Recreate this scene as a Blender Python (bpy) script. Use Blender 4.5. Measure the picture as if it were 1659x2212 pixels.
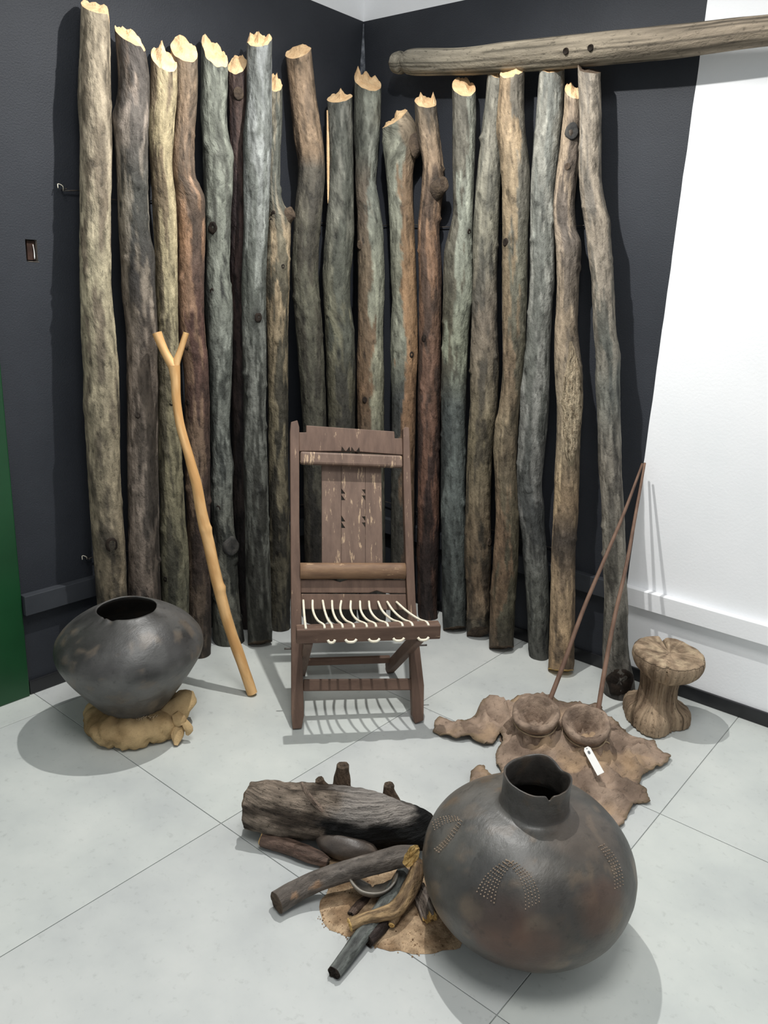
import bpy, bmesh, math, random
from mathutils import Vector, noise, Matrix
R = math.radians
for o in list(bpy.data.objects): bpy.data.objects.remove(o)
SC = bpy.context.scene
COL = SC.collection
random.seed(7)

# ------------------------------------------------------------------ camera
IW, IH = 1659.0, 2212.0
YAW, PITCH, ROLL, FPX = 2.2526, 0.2831, 0.0456, 1722.335
CAM = Vector((2.6929, -3.0137, 1.55))
FW = Vector((math.cos(YAW)*math.cos(PITCH), math.sin(YAW)*math.cos(PITCH), -math.sin(PITCH)))
_r0 = Vector((math.sin(YAW), -math.cos(YAW), 0)); _u0 = _r0.cross(FW)
RT = _r0*math.cos(ROLL) + _u0*math.sin(ROLL)
UP = -_r0*math.sin(ROLL) + _u0*math.cos(ROLL)
cam = bpy.data.cameras.new('camera'); camo = bpy.data.objects.new('camera', cam); COL.objects.link(camo)
cam.sensor_fit = 'VERTICAL'; cam.sensor_height = 36.0; cam.lens = 36.0*FPX/IH; cam.clip_start = 0.05
m = Matrix((RT, UP, -FW)).transposed().to_4x4(); m.translation = CAM
camo.matrix_world = m
SC.camera = camo

# ------------------------------------------------------------------ world, lights, exposure
wd = bpy.data.worlds.new('room_light'); SC.world = wd; wd.use_nodes = True
wd.node_tree.nodes['Background'].inputs[0].default_value = (0.93, 0.97, 1.0, 1)
wd.node_tree.nodes['Background'].inputs[1].default_value = 0.49
def lamp(name, kind, loc, energy, size, color=(1, 1, 1), rot=(0, 0, 0), **kw):
    l = bpy.data.lights.new(name, kind); o = bpy.data.objects.new(name, l); COL.objects.link(o)
    o.location = loc; o.rotation_euler = rot; l.energy = energy; l.color = color
    if kind == 'AREA':
        l.shape = 'RECTANGLE'; l.size = size[0]; l.size_y = size[1]
    else: l.shadow_soft_size = size
    for k, v in kw.items(): setattr(l, k, v)
    return o
def aim(o, tgt): o.rotation_euler = (Vector(tgt)-o.location).to_track_quat('-Z', 'Y').to_euler()
key = lamp('track_spotlight', 'SPOT', (1.00, -1.02, 2.86), 190, 0.018, (1.0, 0.985, 0.955), spot_size=R(177), spot_blend=1.0)
aim(key, (1.25, -1.25, 0))
lamp('overhead_fill_light', 'AREA', (2.5, -2.6, 4.24), 84, (1.2, 1.2), (1.0, 0.99, 0.97))  # unseen area light added overhead as soft fill
SC.view_settings.view_transform = 'Standard'; SC.view_settings.look = 'None'
SC.view_settings.gamma = 1.0; SC.view_settings.use_curve_mapping = False
SC.view_settings.exposure = 0.0

# ------------------------------------------------------------------ pixel helpers (photo frame 1659 x 2212)
def ray(x, y): return FW + RT*((x-IW/2)/FPX) - UP*((y-IH/2)/FPX)
def fl(x, y, z=0.0):
    d = ray(x, y); return CAM + d*((z-CAM.z)/d.z)
def on_x(x, y, X):
    d = ray(x, y); return CAM + d*((X-CAM.x)/d.x)
def on_y(x, y, Y):
    d = ray(x, y); return CAM + d*((Y-CAM.y)/d.y)
def on_plane(x, y, P, n):
    d = ray(x, y); return CAM + d*((P-CAM).dot(n)/d.dot(n))
def near(x, y, P):   # on the upright plane through P that faces the camera
    return on_plane(x, y, P, Vector((FW.x, FW.y, 0)))
def depth(P): return (P-CAM).dot(FW)

# ------------------------------------------------------------------ materials
def lin(c):
    return tuple((v/255/12.92 if v/255 <= .04045 else ((v/255+.055)/1.055)**2.4) for v in c)
def mat(name, rough=.6, spec=.5):
    m = bpy.data.materials.new(name); m.use_nodes = True
    b = m.node_tree.nodes['Principled BSDF']; b.inputs['Roughness'].default_value = rough
    b.inputs['Specular IOR Level'].default_value = spec
    return m, m.node_tree.nodes, m.node_tree.links, b
def noise_node(N, L, vec, scale, detail=4, rough=.55, mapping=None):
    n = N.new('ShaderNodeTexNoise'); n.inputs['Scale'].default_value = scale
    n.inputs['Detail'].default_value = detail; n.inputs['Roughness'].default_value = rough
    if mapping:
        mp = N.new('ShaderNodeMapping'); mp.inputs['Scale'].default_value = mapping
        L.new(vec, mp.inputs[0]); L.new(mp.outputs[0], n.inputs['Vector'])
    else: L.new(vec, n.inputs['Vector'])
    return n
def ramp(N, L, fac, stops):
    r = N.new('ShaderNodeValToRGB'); L.new(fac, r.inputs[0])
    e = r.color_ramp.elements
    e[0].position, e[0].color = stops[0][0], (*stops[0][1], 1)
    e[1].position, e[1].color = stops[-1][0], (*stops[-1][1], 1)
    for p, c in stops[1:-1]:
        k = e.new(p); k.color = (*c, 1)
    return r
def mulmix(N, L, a, b, fac=1.0, mode='MULTIPLY'):
    x = N.new('ShaderNodeMix'); x.data_type = 'RGBA'; x.blend_type = mode
    x.inputs[0].default_value = fac; L.new(a, x.inputs[6]); L.new(b, x.inputs[7]); return x.outputs[2]
def bump(N, L, b, h, dist, strength=1.0):
    k = N.new('ShaderNodeBump'); k.inputs['Distance'].default_value = dist; k.inputs['Strength'].default_value = strength
    L.new(h, k.inputs['Height']); L.new(k.outputs[0], b.inputs['Normal']); return k

def vcol_mat(name, rough=.7, spec=.35, fibre=(45, 6, 1), lo=.62, hi=1.3, bd=.004, speck=True, uv=True, fine=1.0, dark=0.35, blotch=None):
    """colour attribute x grain: grain follows the UV (u round, v along, in metres)"""
    m, N, L, b = mat(name, rough, spec)
    at = N.new('ShaderNodeAttribute'); at.attribute_name = 'Col'
    tc = N.new('ShaderNodeTexCoord'); vec = tc.outputs['UV' if uv else 'Object']
    f = noise_node(N, L, vec, 1.0, 5, .62, fibre)
    r1 = ramp(N, L, f.outputs[0], [(.28, (lo,)*3), (.72, (hi,)*3)])
    c = mulmix(N, L, at.outputs[0], r1.outputs[0])
    g = noise_node(N, L, vec, 1.0, 4, .7, (fibre[0]*1.1*fine, fibre[0]*.5*fine, fibre[0]*fine if not uv else 1))
    if blotch:
        bl = noise_node(N, L, vec, 1.0, 5, .6, (blotch[0], blotch[1], blotch[0]))
        r3 = ramp(N, L, bl.outputs[0], [(.36, (blotch[2],)*3), (.43, (1,)*3), (.57, (1,)*3), (.63, (blotch[3],)*3)])
        c = mulmix(N, L, c, r3.outputs[0])
    if speck:
        r2 = ramp(N, L, g.outputs[0], [(.33, (dark,)*3), (.43, (1,)*3), (.62, (1,)*3), (.74, (1.25,)*3)])
        c = mulmix(N, L, c, r2.outputs[0])
    L.new(c, b.inputs['Base Color'])
    mx = N.new('ShaderNodeMath'); mx.operation = 'ADD'; L.new(f.outputs[0], mx.inputs[0]); L.new(g.outputs[0], mx.inputs[1])
    bump(N, L, b, mx.outputs[0], bd)
    return m
def plain_mat(name, c1, c2, scale=8, rough=.6, spec=.4, detail=5, bd=0, bscale=60, mapping=None, lo=.35, hi=.65):
    m, N, L, b = mat(name, rough, spec)
    tc = N.new('ShaderNodeTexCoord')
    n = noise_node(N, L, tc.outputs['Object'], scale, detail, .6, mapping)
    r = ramp(N, L, n.outputs[0], [(lo, lin(c1)), (hi, lin(c2))]); L.new(r.outputs[0], b.inputs['Base Color'])
    if bd:
        k = noise_node(N, L, tc.outputs['Object'], bscale, 3); bump(N, L, b, k.outputs[0], bd)
    return m

M = {}
M['bark'] = vcol_mat('weathered_bark', .72, .3, (40, 12, 1), .7, 1.24, .007, dark=.48, blotch=(15, 7, .55, 1.26))
M['rough_bark'] = vcol_mat('cracked_bark', .85, .2, (95, 9, 1), .3, 1.55, .014, dark=.3)
M['beamwood'] = vcol_mat('grey_driftwood', .8, .25, (60, 4, 1), .6, 1.25, .005, dark=.5)
M['clay'] = vcol_mat('smoked_clay', .43, .5, (9, 9, 9), .7, 1.25, .0015, uv=False, fine=4, dark=.7)
M['peeled'] = vcol_mat('peeled_stick_wood', .55, .35, (40, 5, 1), .88, 1.1, .001, speck=False)
M['stool'] = vcol_mat('dry_carved_wood', .9, .15, (90, 7, 1), .55, 1.3, .006)
M['hide'] = vcol_mat('dried_hide', .85, .2, (14, 14, 14), .75, 1.2, .004, uv=False, fine=5, dark=.6)
M['sack'] = vcol_mat('tan_sackcloth', .95, .1, (20, 20, 20), .85, 1.12, .002, uv=False, fine=12, dark=.75)
M['sand'] = vcol_mat('brown_sand', .95, .1, (40, 40, 40), .6, 1.3, .004, uv=False, fine=6, dark=.5)
M['cut'] = plain_mat('fresh_axe_cut', (216, 178, 134), (236, 204, 160), 22, .7, .25, bd=.003, bscale=90)
M['old_cut'] = plain_mat('aged_cut', (58, 50, 44), (98, 84, 70), 25, .85, .2, bd=.004, bscale=120)
M['char'] = plain_mat('charred_knot', (22, 18, 15), (44, 36, 30), 30, .85, .2, bd=.003)
M['dark_knot'] = plain_mat('dark_grey_knot', (44, 44, 44), (74, 72, 68), 25, .8, .25, bd=.003)
M['yellow_cut'] = plain_mat('yellow_cut', (176, 138, 80), (226, 192, 128), 30, .75, .2, bd=.003, bscale=100)
M['black'] = plain_mat('black_wall_paint', (40, 43, 49), (46, 49, 55), 3, .62, .35, bd=.0012, bscale=190)
M['trimblack'] = plain_mat('black_trim_paint', (48, 51, 56), (58, 61, 66), 4, .5, .4, bd=.0006)
M['baseblack'] = plain_mat('glossy_black_skirting', (20, 21, 23), (32, 33, 36), 6, .28, .5)
M['white'] = plain_mat('white_wall_paint', (238, 240, 242), (243, 244, 246), 3, .7, .3, bd=.0006, bscale=90)
M['green'] = plain_mat('dark_green_paint', (14, 58, 30), (20, 70, 38), 2.5, .4, .5)
M['ceil'] = plain_mat('white_ceiling', (230, 231, 231), (236, 236, 236), 2, .8, .2)
M['grout'] = plain_mat('grey_grout', (140, 144, 142), (158, 161, 159), 20, .9, .1)
M['cord'] = plain_mat('white_cord', (222, 212, 190), (238, 232, 214), 60, .7, .3, bd=.0006, bscale=300)
M['wire'] = plain_mat('dark_wire', (40, 38, 36), (80, 72, 64), 40, .5, .5)
M['string'] = plain_mat('pale_string', (158, 138, 112), (190, 170, 142), 60, .9, .1)
M['rod'] = plain_mat('brown_rod_wood', (92, 70, 58), (124, 98, 82), 20, .65, .3, mapping=(1, 1, .15))
M['tag'] = plain_mat('white_card', (232, 232, 228), (238, 238, 235), 10, .7, .2)
M['ink'] = plain_mat('grey_ink', (70, 78, 84), (90, 96, 100), 10, .7, .2)
M['dot'] = plain_mat('pale_incised_dots', (122, 108, 95), (156, 140, 123), 40, .9, .1)
M['plaster'] = plain_mat('bare_plaster', (92, 86, 80), (124, 116, 108), 30, .9, .1, bd=.002)
M['brown'] = plain_mat('brown_socket', (46, 32, 26), (66, 48, 40), 30, .8, .2)

# tiles: polished concrete-look porcelain
m_, N, L, b = mat('pale_grey_porcelain', .42, .4)
tc = N.new('ShaderNodeTexCoord'); gm = N.new('ShaderNodeNewGeometry')
n1 = noise_node(N, L, gm.outputs['Position'], 2.6, 6, .6)
r1 = ramp(N, L, n1.outputs[0], [(.3, lin((178, 182, 181))), (.5, lin((190, 194, 191))), (.7, lin((200, 203, 199)))])
n2 = noise_node(N, L, gm.outputs['Position'], 38, 5, .65)
r2 = ramp(N, L, n2.outputs[0], [(.25, (.8, .8, .8)), (.42, (1, 1, 1))])
n3 = noise_node(N, L, gm.outputs['Position'], 11, 2, .5)
r3 = ramp(N, L, n3.outputs[0], [(.2, (.62, .6, .58)), (.27, (1, 1, 1))])
oi = N.new('ShaderNodeObjectInfo')
rt = ramp(N, L, oi.outputs['Random'], [(0, (.93, .92, .94)), (.5, (1.0, 1.0, 1.0)), (1, (1.03, 1.04, 1.02))])
L.new(mulmix(N, L, mulmix(N, L, mulmix(N, L, r1.outputs[0], r2.outputs[0]), r3.outputs[0], .5), rt.outputs[0]), b.inputs['Base Color'])
rr = ramp(N, L, n1.outputs[0], [(.3, (.34,)*3), (.7, (.5,)*3)]); L.new(rr.outputs[0], b.inputs['Roughness'])
M['tile'] = m_

# worn brown paint on the chair
def worn(name, base1, base2, bare, amount, mapping=(1, 1, .25), along='Object'):
    m, N, L, b = mat(name, .62, .35)
    tc = N.new('ShaderNodeTexCoord'); oi = N.new('ShaderNodeObjectInfo')
    va = N.new('ShaderNodeVectorMath'); va.operation = 'ADD'
    L.new(tc.outputs['UV'], va.inputs[0]); L.new(oi.outputs['Random'], va.inputs[1])
    n = noise_node(N, L, va.outputs[0], 22, 5, .65, mapping)
    r = ramp(N, L, n.outputs[0], [(.3, lin(base1)), (.7, lin(base2))])
    n2 = noise_node(N, L, va.outputs[0], 26, 6, .7, (mapping[0]*1.4, mapping[1]*.9, 1))
    r2 = ramp(N, L, n2.outputs[0], [(amount, (0, 0, 0)), (amount+.03, (1, 1, 1))])
    x = N.new('ShaderNodeMix'); x.data_type = 'RGBA'; L.new(r2.outputs[0], x.inputs[0]); L.new(r.outputs[0], x.inputs[6])
    x.inputs[7].default_value = (*lin(bare), 1); L.new(x.outputs[2], b.inputs['Base Color'])
    bump(N, L, b, n.outputs[0], .0015); return m
M['chair'] = worn('worn_brown_paint', (84, 65, 55), (108, 86, 73), (162, 138, 114), .64, (1.6, .35, 1))
M['chair_worn'] = worn('heavily_worn_brown_paint', (94, 76, 66), (118, 97, 84), (170, 146, 120), .585, (1.6, .4, 1))
M['chair_bare'] = worn('rubbed_bare_wood', (96, 72, 56), (134, 106, 80), (164, 136, 106), .62, (.4, 1.6, 1))

# ------------------------------------------------------------------ mesh helpers
ORG = {}
def thing(name, label, cat, loc, group=None):
    o = bpy.data.objects.new(name, None); COL.objects.link(o); o.location = loc
    o.empty_display_size = .05; o['label'] = label; o['category'] = cat
    if group: o['group'] = group
    ORG[o] = Vector(loc); return o
def tag(o, label, cat, group=None):
    o['label'] = label; o['category'] = cat
    if group: o['group'] = group
    return o
def struct(o): o['kind'] = 'structure'; return o
def obj(name, vs, fs, mt, parent=None, loc=None, cols=None, uvs=None, smooth=True, mats=None, fmat=None):
    """vs in world space; the object's origin is its thing's base (or loc)"""
    o0 = ORG[parent] if parent is not None else (Vector(loc) if loc is not None else Vector((0, 0, 0)))
    me = bpy.data.meshes.new(name)
    me.from_pydata([tuple(Vector(v)-o0) for v in vs], [], fs)
    if cols is not None:
        ca = me.color_attributes.new('Col', 'FLOAT_COLOR', 'POINT')
        ca.data.foreach_set('color', [x for c in cols for x in (c[0], c[1], c[2], 1.0)])
    if uvs is not None:
        ul = me.uv_layers.new(name='UVMap')
        li = [0]*len(me.loops); me.loops.foreach_get('vertex_index', li)
        ul.data.foreach_set('uv', [x for i in li for x in uvs[i]])
    for q in (mats or [mt]): me.materials.append(M[q] if isinstance(q, str) else q)
    if fmat: me.polygons.foreach_set('material_index', fmat)
    if smooth: me.polygons.foreach_set('use_smooth', [True]*len(me.polygons))
    me.update()
    o = bpy.data.objects.new(name, me); COL.objects.link(o); ORG[o] = o0
    if parent is not None: o.parent = parent
    else: o.location = o0
    return o
def box_v(x0, x1, y0, y1, z0, z1):
    return [(x, y, z) for z in (z0, z1) for y in (y0, y1) for x in (x0, x1)], \
        [(0, 2, 3, 1), (4, 5, 7, 6), (0, 1, 5, 4), (1, 3, 7, 5), (3, 2, 6, 7), (2, 0, 4, 6)]
def box(name, x0, x1, y0, y1, z0, z1, mt, parent=None, bev=0, loc=None):
    v, f = box_v(x0, x1, y0, y1, z0, z1)
    o = obj(name, v, f, mt, parent, smooth=False, loc=loc)
    if bev: bevel(o, bev)
    return o
def bevel(o, w, seg=2):
    b = o.modifiers.new('bevel', 'BEVEL'); b.width = w; b.segments = seg; b.limit_method = 'ANGLE'; b.angle_limit = R(40)
def nz(x, y, z): return noise.noise(Vector((x, y, z)))
def fbm(p, o=4): return noise.fractal(p, 1.0, 2.0, o)
def mixc(a, b, t): return tuple(a[i]+(b[i]-a[i])*t for i in range(3))
def sm(a, b, x):
    t = max(0., min(1., (x-a)/(b-a))); return t*t*(3-2*t)

def interp(tab, x):
    if x <= tab[0][0]: return tab[0][1]
    for (a, va), (b, vb) in zip(tab, tab[1:]):
        if x <= b:
            t = (x-a)/(b-a); t = t*t*(3-2*t)*.5+t*.5
            return tuple(va[i]+(vb[i]-va[i])*t for i in range(len(va))) if isinstance(va, tuple) else va+(vb-va)*t
    return tab[-1][1]

def sweep(centres, radii, seg, colfn, disp=None, front=None, top=None, base=None, closed_caps=(None, None), step=.012, flat=1.0):
    """a tapering body along centres. top/base: functions (u,v)->axial offset. returns data for obj() and cap rings"""
    # arc length resample
    S = [0.]
    for a, b in zip(centres, centres[1:]): S.append(S[-1]+(b-a).length)
    Ltot = S[-1]; n = max(6, int(Ltot/step)); st = [Ltot*i/n for i in range(n+1)]
    tab = [(S[i], (*centres[i], radii[i])) for i in range(len(S))]
    # catmull-rom
    def sample(s):
        i = 0
        while i < len(S)-2 and s > S[i+1]: i += 1
        t = (s-S[i])/max(1e-9, S[i+1]-S[i])
        p1, p2 = tab[i][1], tab[i+1][1]
        p0 = tab[i-1][1] if i > 0 else tuple(2*p1[k]-p2[k] for k in range(4))
        p3 = tab[i+2][1] if i+2 < len(tab) else tuple(2*p2[k]-p1[k] for k in range(4))
        h = S[i+1]-S[i]; h0 = max(1e-6, S[i]-S[i-1]) if i > 0 else h; h1 = max(1e-6, S[i+2]-S[i+1]) if i+2 < len(S) else h
        out = []
        for k in range(4):
            m1 = (p2[k]-p0[k])/(h0+h)*h; m2 = (p3[k]-p1[k])/(h1+h)*h
            out.append((2*t**3-3*t*t+1)*p1[k]+(t**3-2*t*t+t)*m1+(-2*t**3+3*t*t)*p2[k]+(t**3-t*t)*m2)
        return out
    P = [sample(s) for s in st]
    vs, uvs, cols, fs = [], [], [], []
    fr = front or (CAM-centres[len(centres)//2])
    rings = []
    for i, p in enumerate(P):
        c = Vector(p[:3]); r = max(p[3], .001)
        a = Vector(P[max(i-1, 0)][:3]); b = Vector(P[min(i+1, n)][:3]); ax = (b-a).normalized()
        e2 = (fr-ax*fr.dot(ax)).normalized(); e1 = ax.cross(e2)
        rings.append((c, r, ax, e1, e2))
        for j in range(seg):
            th = -math.pi/2+2*math.pi*j/seg
            u, v = math.cos(th), math.sin(th)
            d = disp(u, v, st[i], r, Ltot) if disp else 0
            q = c+(e1*u+e2*(v*flat))*(r+d)
            if top:
                w = sm(Ltot-.16, Ltot, st[i])
                if w > 0: q = q+ax*(top(u, v)*w)
            if base:
                w = 1-sm(0, .14, st[i])
                if w > 0: q = q+ax*(base(u, v)*w)
            vs.append(q); uvs.append((j/seg*2*math.pi*r, st[i]))
            cols.append(colfn(u, v, st[i], st[i]/Ltot, q))
        if i:
            k = (i-1)*seg
            for j in range(seg):
                j2 = (j+1) % seg
                fs.append((k+j, k+seg+j, k+seg+j2, k+j2))
    return vs, fs, cols, uvs, rings
def cap(name, ring, seg, mt, parent, hfn, jag, sign=1, seed=0, fr_list=(1, .93, .78, .6, .4, .2), edge=None):
    c, r, ax, e1, e2 = ring
    vs, fs = [], []
    for k, q in enumerate(fr_list):
        for j in range(seg):
            th = -math.pi/2+2*math.pi*j/seg; u, v = math.cos(th)*q, math.sin(th)*q
            if k == 0: p = Vector(edge[j])
            else:
                h = hfn(u, v)+jag*(nz(u*2.6+seed, v*2.6, seed*1.7)+.6*nz(u*7+seed, v*7, seed))*min(1, (1-q)*5+.15)
                rr_ = (Vector(edge[j])-c-ax*(Vector(edge[j])-c).dot(ax)).length
                p = c+(e1*math.cos(th)+e2*math.sin(th))*rr_*q+ax*h
            vs.append(p)
        if k:
            a = (k-1)*seg
            for j in range(seg):
                f = (a+j, a+(j+1) % seg, a+seg+(j+1) % seg, a+seg+j); fs.append(f if sign < 0 else f[::-1])
    vs.append(c+ax*(hfn(0, 0)+jag*nz(seed, 0, seed))); a = (len(fr_list)-1)*seg
    for j in range(seg):
        f = (a+j, a+(j+1) % seg, len(vs)-1); fs.append(f if sign < 0 else f[::-1])
    return obj(name, vs, fs, mt, parent, smooth=False)
def tube(name, pts, rad, mt, parent=None, seg=10, loc=None, step=.02, cols=None, sag=0):
    pts = [Vector(p) for p in pts]
    rad = rad if isinstance(rad, (list, tuple)) else [rad]*len(pts)
    c0 = cols or (1, 1, 1)
    vs, fs, cl, uv, rg = sweep(pts, rad, seg, lambda u, v, s, t, q: c0, step=step)
    n = len(vs); vs += [rg[0][0], rg[-1][0]]; cl += [c0, c0]; uv += [(0, 0), (0, 0)]
    for j in range(seg):
        fs.append((n, j, (j+1) % seg)); fs.append((n+1, n-seg+(j+1) % seg, n-seg+j))
    return obj(name, vs, fs, mt, parent, cols=cl, uvs=uv, loc=loc)
def lathe(prof, seg, c, axis=Vector((0, 0, 1)), wob=None, colfn=None, ref=Vector((1, 0, 0))):
    ax = axis.normalized(); e1 = (ref-ax*ref.dot(ax)).normalized(); e2 = ax.cross(e1)
    vs, fs, cols, uvs = [], [], [], []; s = 0
    for i, (r, h) in enumerate(prof):
        if i: s += math.hypot(r-prof[i-1][0], h-prof[i-1][1])
        for j in range(seg):
            th = 2*math.pi*j/seg
            dr, dh = wob(th, i, r, h) if wob else (0, 0)
            vs.append(c+(e1*math.cos(th)+e2*math.sin(th))*max(r+dr, 1e-5)+ax*(h+dh))
            cols.append(colfn(th, r, h, i, vs[-1]) if colfn else (1, 1, 1)); uvs.append((th*.1, s))
        if i:
            a = (i-1)*seg
            for j in range(seg): fs.append((a+j, a+(j+1) % seg, a+seg+(j+1) % seg, a+seg+j))
    return vs, fs, cols, uvs
def smooth_prof(p, n):
    """resample a profile polyline with catmull-rom"""
    out = []
    for i in range(len(p)-1):
        p0 = p[max(i-1, 0)]; p1 = p[i]; p2 = p[i+1]; p3 = p[min(i+2, len(p)-1)]
        for k in range(n):
            t = k/n
            out.append(tuple(.5*(2*p1[q]+(p2[q]-p0[q])*t+(2*p0[q]-5*p1[q]+4*p2[q]-p3[q])*t*t+(3*p1[q]-p0[q]-3*p2[q]+p3[q])*t**3) for q in (0, 1)))
    return out+[p[-1]]

# ------------------------------------------------------------------ the room
EDGE, PTOP, CEIL = 1.544, 2.654, 4.3
floor = struct(box('floor', -.02, 4.9, -5.2, .02, -.05, -.0025, 'grout'))
T = .948; TX0, TY0 = 1.1035, -.7993
tile_mesh = None
for i in range(-2, 4):
    for j in range(-5, 1):
        x0, y0 = TX0+T*i, TY0+T*j
        x1, y1 = x0+T, y0+T
        x0, x1, y0, y1 = max(x0, 0), min(x1, 4.9), max(y0, -5.2), min(y1, 0)
        if x1-x0 < .02 or y1-y0 < .02: continue
        full = abs(x1-x0-T) < 1e-6 and abs(y1-y0-T) < 1e-6
        g = .0012
        if full and tile_mesh:
            t = bpy.data.objects.new('tile', tile_mesh); COL.objects.link(t); t.parent = floor; t.location = (x0, y0, 0)
        else:
            v, f = box_v(g, x1-x0-g, g, y1-y0-g, -.0022, 0)
            t = obj('tile', v, f, 'tile', smooth=False); t.parent = floor; t.location = (x0, y0, 0)
            bevel(t, .0008, 1)
            if full: tile_mesh = t.data
            t.location = (x0, y0, 0)
for o in list(floor.children):
    if not o.modifiers: bevel(o, .0008, 1)

# right wall: plane y = 0, black paint up to EDGE / PTOP, white beyond
vs, fs, fm = [], [], []
NZ = 60
def quad(a, b, c, d, mi):
    k = len(vs); vs.extend([a, b, c, d]); fs.append((k, k+1, k+2, k+3)); fm.append(mi)
ez = [i*PTOP/NZ for i in range(NZ+1)]
ex = [EDGE+.0022*nz(z*9, 3, 1)+.0012*nz(z*40, 3, 7) for z in ez]
for i in range(NZ):
    quad((0, 0, ez[i]), (ex[i], 0, ez[i]), (ex[i+1], 0, ez[i+1]), (0, 0, ez[i+1]), 0)
    quad((ex[i], 0, ez[i]), (4.9, 0, ez[i]), (4.9, 0, ez[i+1]), (ex[i+1], 0, ez[i+1]), 1)
quad((0, 0, PTOP), (4.9, 0, PTOP), (4.9, 0, CEIL), (0, 0, CEIL), 1)
quad((0, .1, 0), (0, .1, CEIL), (4.9, .1, CEIL), (4.9, .1, 0), 1)
quad((4.9, 0, 0), (4.9, .1, 0), (4.9, .1, CEIL), (4.9, 0, CEIL), 1)
struct(obj('wall_right', vs, fs, None, mats=['black', 'white'], fmat=fm, smooth=False))
# left wall: plane x = 0 with a small socket hole
YL = -1.766
hy0, hy1, hz0, hz1 = -1.640, -1.600, 1.558, 1.627
vs, fs, fm = [], [], []
ys = [YL, hy0, hy1, 0]; zs = [0, hz0, hz1, PTOP]
for i in range(3):
    for j in range(3):
        if i == 1 and j == 1: continue
        quad((0, ys[i], zs[j]), (0, ys[i+1], zs[j]), (0, ys[i+1], zs[j+1]), (0, ys[i], zs[j+1]), 0)
quad((0, YL, PTOP), (0, 0, PTOP), (0, 0, CEIL), (0, YL, CEIL), 1)
quad((-.1, YL, 0), (-.1, YL, CEIL), (-.1, 0, CEIL), (-.1, 0, 0), 1)
D = -.035
quad((0, hy0, hz0), (D, hy0, hz0), (D, hy0, hz1), (0, hy0, hz1), 2)
quad((0, hy1, hz0), (0, hy1, hz1), (D, hy1, hz1), (D, hy1, hz0), 2)
quad((0, hy0, hz0), (0, hy1, hz0), (D, hy1, hz0), (D, hy0, hz0), 2)
quad((0, hy0, hz1), (D, hy0, hz1), (D, hy1, hz1), (0, hy1, hz1), 2)
quad((D, hy0, hz0), (D, hy1, hz0), (D, hy1, hz1), (D, hy0, hz1), 2)
wl = struct(obj('wall_left', vs, fs, None, mats=['black', 'white', 'plaster'], fmat=fm, smooth=False))
box('socket_box', D-.001, -.010, hy0+.010, hy1-.004, hz0+.004, hz1-.004, 'brown', wl)
tube('chipped_edge', [(-.006, hy1-.009, hz0+.008), (-.007, hy1-.008, hz0+.03), (-.006, hy1-.011, hz1-.015)], [.0022, .0016, .0008], 'tag', wl, 6)
tube('chipped_edge', [(.0004, hy0+.003, hz0-.001), (.0004, hy1+.003, hz0-.002)], .0012, 'plaster', wl, 6)
# corner seam: pale scuffed filler line running down the corner
vsx, fsx = [], []
for i in range(14):
    z = 2.645-.022*i; w = .006+.018*sm(0, 10, i)
    vsx += [(w*.9, -.0008, z), (.0006, -.0006, z), (.0008, -w*.6, z)]
    if i:
        k = 3*i; fsx += [(k-3, k-2, k+1, k), (k-2, k-1, k+2, k+1)]
M['scuff'] = plain_mat('pale_corner_filler', (70, 74, 82), (150, 154, 160), 30, .7, .2)
struct(obj('trim_1', vsx, fsx, 'scuff', smooth=False))
# ledges (trunking) and skirting along both walls
struct(box('trim_2', 0, .034, YL+.004, -.034, .325, .400, 'trimblack', bev=.002))
struct(box('trim_3', 0.0, EDGE-.002, -.034, 0, .325, .400, 'trimblack', bev=.002))
struct(box('trim_4', EDGE-.002, 4.9, -.034, 0, .325, .400, 'white', bev=.002))
struct(box('baseboard_left', 0, .014, YL+.004, -.014, 0, .055, 'baseblack', bev=.003))
struct(box('baseboard_right', 0.0, 4.9, -.014, 0, 0, .055, 'baseblack', bev=.003))
struct(box('wall_green', -.1, .020, -3.3, YL, 0, CEIL, 'green', bev=.004))
struct(box('wall_far_left', -.1, .0, -5.2, -3.3, 0, CEIL, 'white'))
struct(box('ceiling', -.1, 4.9, -5.2, .1, CEIL, CEIL+.05, 'ceil'))

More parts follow.
